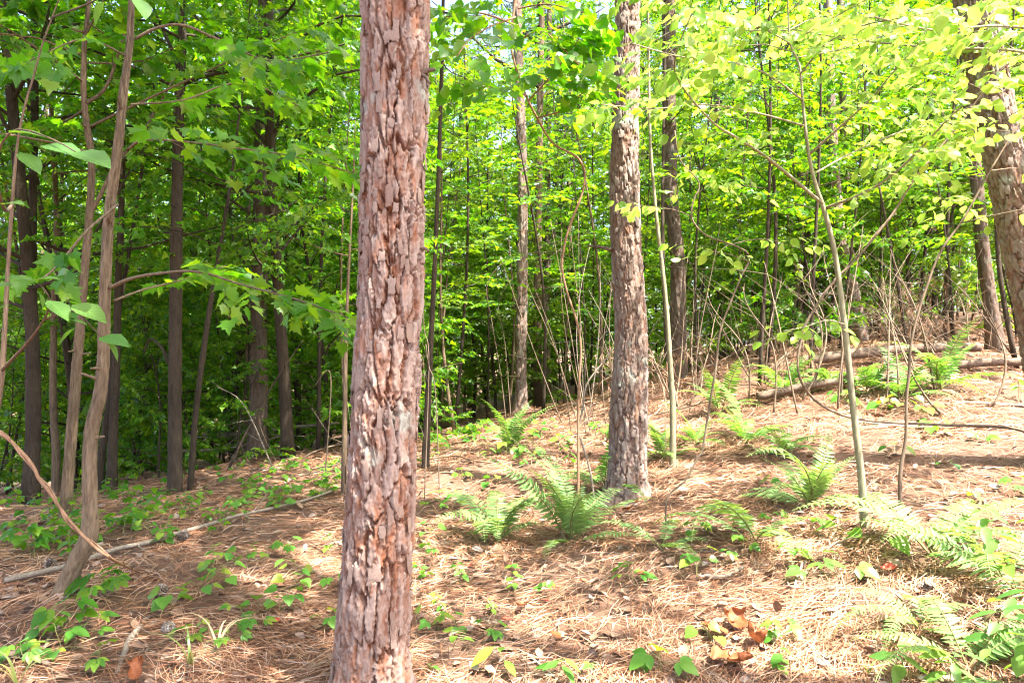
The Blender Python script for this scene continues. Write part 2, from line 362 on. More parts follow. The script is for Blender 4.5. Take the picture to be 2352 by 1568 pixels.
# ------------------------------------------------------------------ the lie of the land
_C = np.array([(2, 2.9, .20), (3.2, 4.6, .43), (4.55, 6.5, .72), (6.65, 9.5, 1.42), (4.3, 10, 1.42), (2.34, 7.5, .70), (2.26, 4.7, .40),
  (1, 6.2, .20), (.2, 13, .23), (-2.2, 3.2, .06), (-3.2, 4.6, .14), (-4.5, 6.5, .0), (-6, 8.5, -.32), (-3, 9, .06), (-10, 14, -1.5), (-.6, 3.1, 0), (-1, 6, .16),
  (-20, 20, -2.8), (0, 25, -.45), (-5, 25, -1.4), (0, 45, -.9), (10, 16, 2.1), (16, 26, 2.6), (-9, 3, 0), (9, 4, 1.0), (0, 0, -.1), (-2, -1, -.05), (3, 0, .1), (0, -6, -.2),
  (6, 1, .5), (30, 50, 2.2), (-35, 45, -4), (0, 90, -1), (50, 20, 2.5), (-50, 10, -1.5), (12, -12, .6), (-12, -12, -.2), (60, 100, 2), (-60, 100, -2)], float)
def _phi(d2): return np.sqrt(d2+6.0)
_A = _phi(((_C[:, None, :2]-_C[None, :, :2])**2).sum(-1))
_n = len(_C); _B = np.zeros((_n+1, _n+1)); _B[:_n, :_n] = _A+np.eye(_n)*-.02; _B[:_n, _n] = 1; _B[_n, :_n] = 1
_w = np.linalg.solve(_B, np.concatenate([_C[:, 2], [0]]))
def ground_h(x, y, fine=True):
    x = np.asarray(x, float); y = np.asarray(y, float); s = np.zeros(np.broadcast(x, y).shape)+_w[-1]
    for (cx, cyy, _), w in zip(_C, _w[:-1]): s = s+w*_phi((x-cx)**2+(y-cyy)**2)
    for mx_, my_, mr_, mh_ in ((.98, 6.2, .45, .035), (-.62, 3.1, .36, .08), (-3.1, 9.0, .5, .10), (.15, 12.6, .5, .10), (-2.4, 3.9, .25, .05)):
        s = s+mh_*np.exp(-((x-mx_)**2+(y-my_)**2)/mr_**2)             # litter heaped round the trunks
    if fine:
        near = 1/(1+np.hypot(x, y)*.02)
        s = s+.13*(fbm(x*.9+7, y*.9+3, 2, 3)-.37)*near+.055*(fbm(x*3.1, y*3.1, 3, 9)-.44)*near
    return s
def gh(x, y): return float(ground_h(np.array([x]), np.array([y]))[0])

def P(px, py, Y):                             # a point of the place at distance Y that the photograph shows at (px, py)
    return np.array([(px-CX)/FPX*Y, Y, CAM_H-(py-CY)/FPX*Y])
_T = np.concatenate([np.linspace(1.4, 14, 1400), np.linspace(14.05, 60, 500)])
def G(px, py):                                # where the sight line meets the ground
    x = (px-CX)/FPX*_T; z = CAM_H-(py-CY)/FPX*_T
    below = z-ground_h(x, _T) < 0
    i = int(np.argmax(below)) if below.any() else len(_T)-1
    return np.array([x[i], _T[i], gh(x[i], _T[i])])

def GY(px, Y):                               # the ground below a sight line at a given distance
    x = (px-CX)/FPX*Y; return np.array([x, Y, gh(x, Y)])

def build_ground():
    n = 250
    u = np.linspace(-1, 1, n); xs = np.sign(u)*(np.abs(u)**2.6*110+np.abs(u)*6.0)
    k = np.linspace(-.55, 1, n); ys = 4+np.sign(k)*(np.abs(k)**2.8*130+np.abs(k)*8.0)
    X, Y = np.meshgrid(xs, ys); Z = ground_h(X, Y)
    v = np.stack([X, Y, Z], -1).reshape(-1, 3)
    i, j = np.meshgrid(np.arange(n-1), np.arange(n-1)); a = (j*n+i).ravel()
    q = np.stack([a, a+1, a+n+1, a+n], 1)
    m, N, L = newmat('forest_floor')
    tc = N.new('ShaderNodeTexCoord')
    n1 = N.new('ShaderNodeTexNoise'); n1.inputs['Scale'].default_value = 1.3; n1.inputs['Detail'].default_value = 6
    mp = N.new('ShaderNodeMapping'); mp.inputs['Scale'].default_value = (90, 25, 40); mp.inputs['Rotation'].default_value = (0, 0, .5)
    n2 = N.new('ShaderNodeTexNoise'); n2.inputs['Scale'].default_value = 1; n2.inputs['Detail'].default_value = 6; n2.inputs['Roughness'].default_value = .7; n2.inputs['Distortion'].default_value = 2.5
    L.new(tc.outputs['Object'], n1.inputs['Vector']); L.new(tc.outputs['Object'], mp.inputs[0]); L.new(mp.outputs[0], n2.inputs['Vector'])
    r1 = ramp(N, [(.32, (.055, .026, .015)), (.5, (.14, .066, .036)), (.68, (.25, .14, .085))]); L.new(n2.outputs[0], r1.inputs[0])
    r2 = ramp(N, [(.36, (.11, .048, .025)), (.64, (.21, .13, .09))]); L.new(n1.outputs[0], r2.inputs[0])
    mx = N.new('ShaderNodeMix'); mx.data_type = 'RGBA'; mx.inputs['Factor'].default_value = .4; L.new(r1.outputs[0], mx.inputs['A']); L.new(r2.outputs[0], mx.inputs['B'])
    b = N.new('ShaderNodeBsdfPrincipled'); b.inputs['Roughness'].default_value = .95; L.new(mx.outputs['Result'], b.inputs['Base Color'])
    bp = N.new('ShaderNodeBump'); bp.inputs['Strength'].default_value = .9; bp.inputs['Distance'].default_value = .02; L.new(n2.outputs[0], bp.inputs['Height']); L.new(bp.outputs[0], b.inputs['Normal'])
    o = N.new('ShaderNodeOutputMaterial'); L.new(b.outputs[0], o.inputs[0])
    g = obj('ground', make_mesh('ground', v, quads=q, mats=[m], smooth=True)); tag(g, 'sloping forest floor covered in brown pine needles', 'ground', kind='structure')
build_ground()

# ------------------------------------------------------------------ trunks
def px_line(pts, Y, base=None, dY=None):
    """pixel polyline [(px, py, width px)] at distance Y -> world points (k,3), radii"""
    out = []; rad = []
    for i, (x, y, w) in enumerate(pts):
        yy = Y+(dY[i] if dY is not None else 0)
        out.append(P(x, y, yy)); rad.append(w/2*yy/FPX)
    return np.array(out), np.array(rad)

def bark_trunk(pts, rad, nu, row, cell, amp, seed, mat, name='trunk', origin=(0, 0, 0), flake=.5):
    """stacked rings with plates of bark standing proud of furrows; returns mesh"""
    length = np.linalg.norm(np.diff(pts, axis=0), axis=1).sum(); nv = max(8, int(length/row))
    s = spline(np.column_stack([pts, rad]), nv); c = s[:, :3]; r = s[:, 3]
    th = np.linspace(0, 2*np.pi, nu, endpoint=False)
    along = np.concatenate([[0], np.cumsum(np.linalg.norm(np.diff(c, axis=0), axis=1))])
    circ = 2*np.pi*rad.mean(); ncell = max(5, round(circ/cell[0]))
    TH, AL = np.meshgrid(th, along); U = TH/(2*np.pi)*ncell; V = AL/cell[1]
    cx_, sx_ = np.cos(TH), np.sin(TH)
    S3 = lambda k, s_: fbm(cx_*k+AL*k*1.9+s_, sx_*k-AL*k*1.3, 4, seed+s_)-.47
    w1 = .8*S3(2.6, 1)+.55*S3(9, 2); w2 = 1.0*S3(3.1, 3)+.6*S3(11, 4)
    d1, d2, idd = voro(U+w1, V+w2, seed, ncell)                       # broad plates between long furrows
    open_ = np.clip(2.6*fbm(cx_*2+AL*3, sx_*2+AL*2, 3, seed+13)-.3, .3, 1)
    edge = np.clip((d2-d1)/.15-.08, 0, 1)
    furrow = 1-open_*(1-edge**.7)
    lam = lambda a, b, k, s_: voro(U*a+w1*k, V*b+w2*k, seed+s_, None)
    _, _, i2 = lam(1.9, 2.3, 2.2, 31); _, _, i3 = lam(3.3, 4.6, 3.6, 57); e3, e4, i4 = lam(6.5, 9.5, 6.5, 71)
    # thin layers scaled off one over another: flat steps with ragged rims, the lower rim of each standing out
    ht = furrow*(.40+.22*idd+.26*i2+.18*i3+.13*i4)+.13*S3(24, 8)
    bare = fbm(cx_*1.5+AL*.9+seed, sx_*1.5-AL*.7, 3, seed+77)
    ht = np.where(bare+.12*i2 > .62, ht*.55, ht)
    edge = furrow; id2 = i2; id3 = i3
    rr = r[:, None]*(1+.05*(fbm(cx_*1.2+AL*.8, sx_*1.2+AL*.8, 2, seed+5)-.4))+amp*(ht-.7)
    v = np.stack([c[:, None, 0]+rr*cx_, c[:, None, 1]+rr*sx_, np.broadcast_to(c[:, None, 2], rr.shape)], -1).reshape(-1, 3)
    i = np.arange(nv-1)[:, None]*nu; k = np.arange(nu)[None]; k2 = (k+1) % nu
    q = np.stack([i+k, i+k2, i+nu+k2, i+nu+k], -1).reshape(-1, 4)
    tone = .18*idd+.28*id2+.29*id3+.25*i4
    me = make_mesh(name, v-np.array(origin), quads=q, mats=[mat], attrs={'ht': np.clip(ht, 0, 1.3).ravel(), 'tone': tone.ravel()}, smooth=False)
    def surf(t, a):                        # a surface point and its outward direction, for loose plates
        j = min(nv-1, int(t*nv)); return c[j]+np.array([math.cos(a), math.sin(a), 0])*(r[j]+amp*.15), np.array([math.cos(a), math.sin(a), 0])
    return me, surf

def plate_meshes(mat, seed, n=6):
    out = []; g = rs(seed)
    for k in range(n):
        m = 13; a = np.linspace(0, 2*np.pi, m, endpoint=False)+g.uniform(-.2, .2, m); rr = g.uniform(.65, 1.15, m)
        sq = lambda q: np.sign(q)*np.abs(q)**.55                  # squarish scale with a ragged rim
        x = sq(np.cos(a))*rr*.5; z = sq(np.sin(a))*rr
        lift = .06+.10*g.random(m)+.10*np.clip(-z, 0, 1)          # lower rim curls away from the trunk
        top = np.stack([x, lift, z], 1); bot = np.stack([x*1.02, np.full(m, -.12), z*1.02], 1)
        ctr = np.array([[g.uniform(-.1, .1), .17, g.uniform(-.2, .2)]])
        v = np.vstack([top, bot, ctr]); i = np.arange(m); i2 = (i+1) % m
        q = np.stack([i, i2, i2+m, i+m], 1); t = np.stack([np.full(m, 2*m), i2, i], 1)
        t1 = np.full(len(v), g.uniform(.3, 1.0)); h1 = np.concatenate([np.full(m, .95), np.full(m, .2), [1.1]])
        out.append(make_mesh('bark_plate', v, t, q, [mat], {'ht': h1, 'tone': t1}))
    return out

def add_plates(root, surf, meshes, n, seed, size, tmax=1.0, face=None, tmin=0.0):
    g = rs(seed); o0 = np.array(root.location)
    for k in range(n):
        t = g.uniform(tmin, tmax); a = g.uniform(-math.pi, 0) if face is None else g.uniform(*face)
        p, nn = surf(t, a); s = size*g.uniform(.6, 1.35)
        o = obj('bark_plate', meshes[k % len(meshes)], root, p-o0+nn*.001)
        o.rotation_euler = Euler((g.uniform(-.05, .12), g.uniform(-.12, .12), a-math.pi/2), 'XYZ')
        o.scale = (s*g.uniform(.8, 1.4), s*g.uniform(.18, .36), s*g.uniform(.8, 1.7))

# ------------------------------------------------------------------ foliage
class Leaves:
    def __init__(s): s.P = []; s.D = []; s.N = []; s.S = []
    def add(s, P_, D, N, S):
        s.P.append(np.atleast_2d(P_)); s.D.append(np.atleast_2d(D)); s.N.append(np.atleast_2d(N)); s.S.append(np.atleast_1d(S))
    def arrays(s): return np.concatenate(s.P), np.concatenate(s.D), np.concatenate(s.N), np.concatenate(s.S)
    def mesh(s, name, tpl, mats, origin=(0, 0, 0), pick=None):
        p, d, n, z = s.arrays()
        if pick is not None: p, d, n, z = p[pick], d[pick], n[pick], z[pick]
        v, t = scatter(tpl, p, d, n, z)
        return make_mesh(name, v-np.array(origin), t, mats=mats)

UP = np.array([0, 0, 1.])
def leaf_along(lv, g, line, n, size, t0=.15, tilt=.38, droop=.25, both=True):
    """leaves set left and right along a twig, blades held roughly level"""
    line = np.asarray(line); m = len(line)
    t = np.linspace(t0, 1, n)*(m-1); i = np.minimum(t.astype(int), m-2); f = (t-i)[:, None]
    p = line[i]*(1-f)+line[i+1]*f; d = norm(line[i+1]-line[i])
    side = norm(np.cross(d, UP)+1e-4); sg = np.where(np.arange(n) % 2, 1., -1.)[:, None]
    sp = g.uniform(.35, 1.2, (n, 1)); sp[-1] = 0
    D = norm(d*.8+side*sg*sp-UP*g.uniform(0, 2*droop, (n, 1))+g.normal(0, .15, (n, 3)))
    N = norm(UP+g.normal(0, tilt, (n, 3)))
    S = size*g.uniform(.62, 1.18, n)
    lv.add(p+D*(S*.12)[:, None], D, N, S)

def branch(mb, lv, g, start, direc, length, r0, twigs, lpt, size, twl, droop=.12, rise=.0, sides=5, tilt=.38, wob=.06, bare=.25, ldroop=.25, vert=(-.15, .25)):
    d = norm(np.asarray(direc, float)); n = 7
    s = np.linspace(0, 1, n)[:, None]
    off = norm(g.normal(0, 1, 3))
    line = start+d*length*s+UP*length*(rise*s-droop*s**2)+off*length*wob*np.sin(s*g.uniform(3, 6))
    tube(mb, line, r0*(1-.86*s[:, 0]), sides, cap=False)
    leaf_branch(mb, lv, g, line, r0*.45, twigs, lpt, size, twl, tilt, bare, ldroop, vert)

def leaf_branch(mb, lv, g, line, rt, twigs, lpt, size, twl, tilt=.38, bare=.25, ldroop=.25, vert=(-.15, .25)):
    m = len(line)
    for k in range(twigs):
        t = bare+(1-bare)*(k+.6)/twigs; x = t*(m-1); i = min(int(x), m-2); f = x-i
        p = line[i]*(1-f)+line[i+1]*f; d = norm(line[i+1]-line[i]); side = norm(np.cross(d, UP)+1e-4)
        sg = 1 if k % 2 else -1
        td = norm(d*g.uniform(.5, 1.1)+side*sg*g.uniform(.5, 1.1)+UP*g.uniform(*vert))
        L = twl*g.uniform(.55, 1.25)*(1.15-.5*t)
        s = np.linspace(0, 1, 4)[:, None]; tl = p+td*L*s-UP*L*.16*s**2+g.normal(0, .03*L, (4, 3))*s
        tube(mb, tl, max(.0012, rt*.42)*(1-.7*s[:, 0]), 3, cap=False)
        leaf_along(lv, g, tl, lpt, size, .2, tilt, ldroop)
    leaf_along(lv, g, line[m//2:], max(3, lpt//2), size, .3, tilt, ldroop)

def hardwood(g, height, r0, nb, t0, blen, twigs, lpt, size, twl, lean=.04, up=(-.1, .9), sides=8):
    """trunk + limbs (one mesh) and a crown of separate leaves, standing at the origin"""
    s = np.linspace(0, 1, 12)[:, None]
    ph = g.uniform(0, 6.3, 2)
    line = np.hstack([lean*height*(s**1.4)*math.cos(ph[0])+.018*height*np.sin(s*7+ph[1]), lean*height*(s**1.4)*math.sin(ph[0])+.018*height*np.cos(s*6+ph[0]), s*height-.08])
    tr = MB(); tube(tr, spline(line, 30), r0*(1-.85*np.linspace(0, 1, 30)**1.1)*(1+.5*np.exp(-np.linspace(0, 1, 30)*40)), sides, rough=.04, seed=int(g.integers(999)))
    limb = MB(); lv = Leaves(); az = g.uniform(0, 6.3)
    for k in range(nb):
        t = t0+(1-t0)*((k+g.uniform(0, .8))/nb); az += 2.4+g.uniform(-.5, .5)
        x = t*11; i = min(int(x), 10); p = line[i]*(1-(x-i))+line[i+1]*(x-i)
        e = g.uniform(*up)+.35*t; d = (math.cos(az)*math.cos(e), math.sin(az)*math.cos(e), math.sin(e))
        L = blen*g.uniform(.65, 1.2)*(1.05-.55*t)
        branch(limb, lv, g, p, d, L, r0*.32*(1-.6*t)+.003, twigs, lpt, size, twl, rise=.1, tilt=.75, ldroop=.45, wob=.12, vert=(-.7, .7))
    return tr, limb, lv

def pine_crown(g, h0, h1, rad, nb, per, nl=.16, nn=20):
    """upper limbs and tufts of long needles"""
    limb = MB(); P_, D, N, S = [], [], [], []
    az = g.uniform(0, 6)
    for k in range(nb):
        t = (k+g.random())/nb; z = h0+(h1-h0)*t; az += 2.4+g.uniform(-.4, .4); L = rad*(1-.7*t)*g.uniform(.6, 1.15)
        d = np.array([math.cos(az), math.sin(az), g.uniform(-.1, .35)]); s = np.linspace(0, 1, 6)[:, None]
        line = np.array([0, 0, z])+d*L*s+UP*L*.12*s**2+g.normal(0, .03*L, (6, 3))*s
        tube(limb, line, (.035*(1-t)+.015)*(1-.8*s[:, 0]), 4, cap=False)
        for j in range(per):
            f = g.uniform(.3, 1); c = np.array([0, 0, z])+d*L*f+UP*L*.12*f*f+g.normal(0, .16*L, 3)*np.array([1, 1, .5])
            dd = norm(g.normal(0, 1, (nn, 3))+norm(d)*.7+UP*.35)
            P_.append(np.repeat(c[None], nn, 0)+dd*.02); D.append(dd); N.append(norm(g.normal(0, 1, (nn, 3)))); S.append(nl*g.uniform(.7, 1.2, nn))
    tv = (np.array([(-.035, 0, 0), (.035, 0, 0), (0, 1, -.04)]), np.array([(0, 1, 2)]))
    v, tt = scatter(tv, np.concatenate(P_), np.concatenate(D), np.concatenate(N), np.concatenate(S))
    return limb, v, tt

ORD = 'first second third fourth fifth sixth seventh eighth ninth tenth eleventh twelfth thirteenth fourteenth fifteenth sixteenth seventeenth eighteenth nineteenth twentieth'.split()
def rank(roots, fmt):
    """labels by place: fmt has {} for 'third from the left'"""
    rts = sorted(roots, key=lambda r: r.location.x/max(.5, r.location.y))
    n = len(rts)
    for i, r in enumerate(rts):
        if n == 1: w = 'only one'
        elif i == 0: w = 'leftmost'
        elif i == n-1: w = 'rightmost'
        elif i < 20 and i <= n//2: w = ORD[i]+' from the left'
        elif n-1-i < 20: w = ORD[n-1-i]+' from the right'
        else: w = ORD[i]+' from the left'
        r['label'] = fmt.format(w)

# ------------------------------------------------------------------ pines with plated bark
PC = []
for sd in (5, 6):
    g = rs(sd); limb, v, t = pine_crown(g, 0, 6.5, 2.9, 30, 15, .17, 22)
    PC.append((limb.mesh('limb', [M['hard_d']]), make_mesh('crown', v, t, mats=[M['pine_leaf']])))

def pine(px, Y, label, cell, amp, nu, row, mat, seed, plates=0, psize=.04, height=17, crown=0, cz=None, crown_rot=0, stubs=(), name='pine_tree', group='pines with plated bark', cs=1.0):
    pts, rad = px_line(px, Y)
    b = pts[0].copy(); gz = gh(b[0], b[1])
    if b[2] > gz+.02:                                    # carry the trunk on down to the ground
        sl = (pts[0]-pts[min(2, len(pts)-1)]); sl = sl/(abs(sl[2])+1e-6); dz = b[2]-gz+.06
        pts = np.vstack([b+sl*dz, pts]); rad = np.concatenate([[rad[0]*1.22], rad])
    else:
        pts = np.vstack([[b[0], b[1], gz-.08], pts[pts[:, 2] > gz+.03]]); rad = np.concatenate([[rad[0]*1.4], rad[-(len(pts)-1):]])
    base = np.array([pts[0][0], pts[0][1], gz])
    d = norm(pts[-1]-pts[-3]); top = pts[-1]+d*.35
    pts = np.vstack([pts, top]); rad = np.append(rad, rad[-1]*.99)
    root = thing(name, label, 'tree', base, group=group)
    me, surf = bark_trunk(pts, rad, nu, row, cell, amp, seed, mat, origin=base)
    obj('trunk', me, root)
    # the rest of the stem and the crown, above the picture
    mb = MB(); L = max(1.0, height-top[2]); s = np.linspace(0, 1, 14)[:, None]
    dd = norm(d*.5+UP*.5); up = top-d*.1+dd*L*s
    tube(mb, up, rad[-1]*.97*(1-.75*s[:, 0]), 12, rough=.03, seed=seed); obj('upper_trunk', mb.mesh('upper_trunk', [M['hard']], origin=base), root)
    z0 = cz if cz is not None else height-6.5
    f = (z0-top[2])/L; c = top+dd*L*f
    for nm, m2 in zip(('limb', 'crown'), PC[crown]): obj(nm, m2, root, c-base, (0, 0, crown_rot), cs)
    if plates > 100:
        for nm, m2 in zip(('limb', 'crown'), PC[1]): obj(nm, m2, root, c-base+np.array([.1, 0, .5]), (0, 0, crown_rot+2), cs)  # second, unseen crown added to thicken the shade on the left ground
    if plates: add_plates(root, surf, plate_meshes(mat, seed+100), plates, seed+200, psize, .99)
    for (x0, y0, x1, y1, w, dy) in stubs:                # dead limb stubs
        m3 = MB(); a = P(x0, y0, Y-.05); e = P(x1, y1, Y+dy); ln = spline([a, (a+e)/2+np.array([0, 0, .01]), e], 7)
        tube(m3, ln, w/2*Y/FPX*np.linspace(1.2, .6, 7), 7, rough=.12, seed=seed); obj('stub', m3.mesh('stub', [M['log']], origin=base), root)
    return root

pine([(848, 1640, 192), (853, 1530, 176), (866, 1300, 163), (880, 1000, 150), (897, 700, 145), (903, 400, 143), (910, 100, 147), (908, 0, 152), (908, -60, 150)], 3.1,
     'thick reddish scaly pine trunk standing nearest, cut by the bottom edge', (.062, .26), .042, 215, .0056, M['bark'], 11, 130, .026, 17, 0, 6.4, .4,
     [(955, 178, 1000, 160, 14, -.05), (965, 172, 988, 192, 9, -.12), (968, 574, 985, 578, 9, -.06)], cs=1.25)
pine([(1440, 1168, 112), (1440, 1140, 101), (1440, 1100, 93), (1444, 950, 84), (1449, 770, 73), (1442, 620, 71), (1435, 500, 68), (1434, 350, 64), (1438, 100, 58), (1440, 0, 58), (1442, -60, 57)], 6.2,
     'grey-brown scaly pine rising from the ferns, second in size', (.05, .18), .034, 150, .0095, M['bark_b'], 23, 80, .030, 18, 1, 11.0, 1.2,
     [(1405, 574, 1350, 565, 8, .1), (1440, 205, 1447, 185, 12, -.25)])
pine([(2440, 1010, 118), (2405, 800, 102), (2360, 600, 92), (2327, 450, 86), (2294, 300, 81), (2255, 100, 79), (2234, 0, 76), (2220, -60, 74)], 5.6,
     'leaning brown pine trunk behind leafy twigs at the right edge', (.05, .14), .034, 140, .010, M['bark_b'], 37, 50, .030, 18, 0, 11, 2.2)
pine([(1195, 962, 33), (1197, 900, 28), (1197, 800, 26), (1200, 600, 24), (1200, 400, 22), (1195, 250, 22), (1190, 100, 20), (1187, 0, 20)], 12.6,
     'slender pale pine alone in the open wood between the two big pines', (.05, .12), .030, 44, .028, M['bark_b'], 41, 0, height=20, crown=1, cz=13)
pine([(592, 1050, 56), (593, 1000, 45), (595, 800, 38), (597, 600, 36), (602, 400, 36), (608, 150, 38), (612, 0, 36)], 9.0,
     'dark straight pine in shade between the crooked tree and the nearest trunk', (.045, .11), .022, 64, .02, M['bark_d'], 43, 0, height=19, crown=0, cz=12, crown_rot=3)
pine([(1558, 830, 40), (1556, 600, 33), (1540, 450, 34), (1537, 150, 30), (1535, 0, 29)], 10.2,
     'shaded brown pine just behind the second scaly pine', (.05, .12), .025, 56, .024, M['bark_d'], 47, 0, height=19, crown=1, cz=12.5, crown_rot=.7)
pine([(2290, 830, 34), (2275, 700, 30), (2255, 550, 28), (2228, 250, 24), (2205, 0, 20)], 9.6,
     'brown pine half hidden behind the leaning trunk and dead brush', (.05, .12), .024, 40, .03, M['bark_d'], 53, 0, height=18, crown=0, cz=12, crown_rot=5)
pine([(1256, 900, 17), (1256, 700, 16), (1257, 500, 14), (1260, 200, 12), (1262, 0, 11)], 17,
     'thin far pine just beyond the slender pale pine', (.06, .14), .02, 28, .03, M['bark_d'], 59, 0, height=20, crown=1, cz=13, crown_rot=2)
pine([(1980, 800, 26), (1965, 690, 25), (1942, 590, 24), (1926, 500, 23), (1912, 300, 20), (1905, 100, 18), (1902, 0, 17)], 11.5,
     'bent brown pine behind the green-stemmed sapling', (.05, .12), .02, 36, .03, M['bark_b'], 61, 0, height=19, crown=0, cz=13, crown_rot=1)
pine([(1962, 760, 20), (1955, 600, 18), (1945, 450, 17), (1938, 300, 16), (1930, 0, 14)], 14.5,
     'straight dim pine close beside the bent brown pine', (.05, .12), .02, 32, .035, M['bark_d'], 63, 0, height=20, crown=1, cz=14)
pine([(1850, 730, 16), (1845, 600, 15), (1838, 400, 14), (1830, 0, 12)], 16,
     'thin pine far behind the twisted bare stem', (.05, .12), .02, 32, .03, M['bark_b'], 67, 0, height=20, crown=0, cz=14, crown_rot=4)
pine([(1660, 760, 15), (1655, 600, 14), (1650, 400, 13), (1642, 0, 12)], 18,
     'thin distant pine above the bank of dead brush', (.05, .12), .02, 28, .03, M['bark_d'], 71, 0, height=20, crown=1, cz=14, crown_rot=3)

# ------------------------------------------------------------------ hardwoods traced trunk by trunk
def bark_tube(pts, rad, n, sides, seed, amp=.05):
    s = spline(np.column_stack([pts, rad]), n); mb = MB()
    tube(mb, s[:, :3], np.maximum(s[:, 3], .001), sides, rough=amp, seed=seed)
    return mb, s

def tree(px, Y, label, mat='hard', name='hardwood_tree', seed=1, limbs=(), nb=0, t0=.35, t1=1.0, blen=1.2, twigs=7, lpt=8, size=.09, twl=.38, tpl=MAPLE, lmat='leaf_near',
         ext=1.5, indiv=0, group=None, sides=14, az=None, dY=None, cat='tree', extra=None, up=(-.05, .35), slim=.85, rough=.06, furrows=0, stubs=0):
    g = rs(seed); pts, rad = px_line(px, Y, dY=dY); rad = rad*slim
    if Y > 6 and (tpl is MAPLE or tpl is STAR): tpl = STAR6
    gz = gh(pts[0][0], pts[0][1])
    pts[1:, 2] = np.maximum(pts[1:, 2], ground_h(pts[1:, 0], pts[1:, 1])+.006)
    if pts[0][2] > gz: pts = np.vstack([[pts[0][0], pts[0][1], gz-.06], pts]); rad = np.concatenate([[rad[0]*1.1], rad])
    else: pts[0][2] = gz-.06
    base = np.array([pts[0][0], pts[0][1], gz])
    if ext:
        d = norm(pts[-1]-pts[-2]); pts = np.vstack([pts, pts[-1]+d*ext*.5, pts[-1]+norm(d+UP*.3)*ext]); rad = np.concatenate([rad, [rad[-1]*.8, rad[-1]*.35]])
    root = thing(name, label, cat, base, group=group)
    L = np.linalg.norm(np.diff(pts, axis=0), axis=1).sum()
    if furrows:
        s = spline(np.column_stack([pts, np.maximum(rad, .002)]), max(16, int(L/.05)))
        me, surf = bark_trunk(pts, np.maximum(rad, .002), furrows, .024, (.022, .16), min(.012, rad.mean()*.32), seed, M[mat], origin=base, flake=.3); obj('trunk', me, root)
        for q in range(stubs):
            t_ = g.uniform(.15, .8); a_ = g.uniform(-3.1, 0); p_, n_ = surf(t_, a_); l_ = g.uniform(.02, .09); m3 = MB(); d_ = norm(n_+UP*g.uniform(-.1, .7))
            ss_ = np.linspace(0, 1, 5)[:, None]; tube(m3, p_-n_*.015+d_*(l_+.015)*ss_, (.006+.5*rad.mean()*.3)*(1.4-.9*ss_[:, 0]**.5), 7, rough=.15, seed=q); obj('stub', m3.mesh('stub', [M[mat]], origin=base), root)
    else:
        mb, s = bark_tube(pts, rad, max(16, int(L/.05)), sides, seed, rough)
        obj('trunk', mb.mesh('trunk', [M[mat]], origin=base), root)
    limb = MB(); lv = Leaves()
    for lp in limbs:                                     # limbs traced from the photograph: [(px, py, w, Y) ...], twigs, leaves
        q, tw, lp_, bare = lp
        wp = np.array([P(x, y, yy) for x, y, w, yy in q]); wr = np.array([w/2*yy/FPX for x, y, w, yy in q])
        one = MB(); ss = spline(np.column_stack([wp, wr]), 5*len(q)); tube(one, ss[:, :3], np.maximum(ss[:, 3], .0012), 6, rough=.05)
        if tw: leaf_branch(one, lv, g, ss[:, :3], wr[-1]*1.2, tw, lp_, size, twl, tilt=.5, bare=bare, ldroop=.35, vert=(-.3, .35))
        obj('limb', one.mesh('limb', [M[mat]], origin=base), root)
    a0 = g.uniform(0, 6.3); m = len(s)
    for k in range(nb):
        t = t0+(t1-t0)*((k+g.uniform(0, .9))/nb); i = min(int(t*m), m-1); p = s[i, :3]
        a0 += 2.4+g.uniform(-.4, .4); a = a0 if az is None else g.uniform(*az)
        e = g.uniform(*up); d = (math.cos(a)*math.cos(e), math.sin(a)*math.cos(e), math.sin(e))
        branch(limb, lv, g, p, d, blen*g.uniform(.6, 1.2), s[i, 3]*.35+.002, twigs, lpt, size, twl, rise=.08, tilt=.6, ldroop=.4, vert=(-.45, .5))
    if extra: extra(limb, lv, g)
    if limb.n: obj('limb', limb.mesh('limb', [M[mat if mat != 'sap' else 'sap']], origin=base), root)
    if lv.P:
        Pp, D, N, S = lv.arrays(); n = len(Pp); pick = np.ones(n, bool)
        if indiv:                                        # the leaves that show largest are leaves of their own
            u = CX+FPX*Pp[:, 0]/np.maximum(.3, Pp[:, 1]); w_ = CY-FPX*(Pp[:, 2]-CAM_H)/np.maximum(.3, Pp[:, 1])
            vis = (u > -40) & (u < 2390) & (w_ > -40) & (w_ < 1600) & (Pp[:, 1] > .5)
            sc = np.where(vis, S/Pp[:, 1], 0); idx = np.argsort(-sc)[:min(indiv, int(vis.sum()))]
            me = leaf_mesh(tpl, lmat)
            for q in idx: put_leaf(root, me, Pp[q]-base, D[q], N[q], S[q])
            pick[idx] = False
        if pick.any():
            c = obj('crown', lv.mesh('crown', tpl, [M[lmat]], base, pick), root)
            if indiv: c['kind'] = 'stuff'
    return root

_LM = {}
def leaf_mesh(tpl, lmat):
    k = (id(tpl), lmat)
    if k not in _LM: _LM[k] = make_mesh('leaf', tpl[0], tpl[1], mats=[M[lmat]])
    return _LM[k]
def put_leaf(root, me, p, D, N, s, name='leaf'):
    D = norm(np.asarray(D, float)); X = norm(np.cross(D, N)); Z = np.cross(X, D)
    m = Matrix(((X[0], D[0], Z[0]), (X[1], D[1], Z[1]), (X[2], D[2], Z[2])))
    o = obj(name, me, root, p); o.rotation_euler = m.to_euler(); o.scale = (s, s, s)
    return o

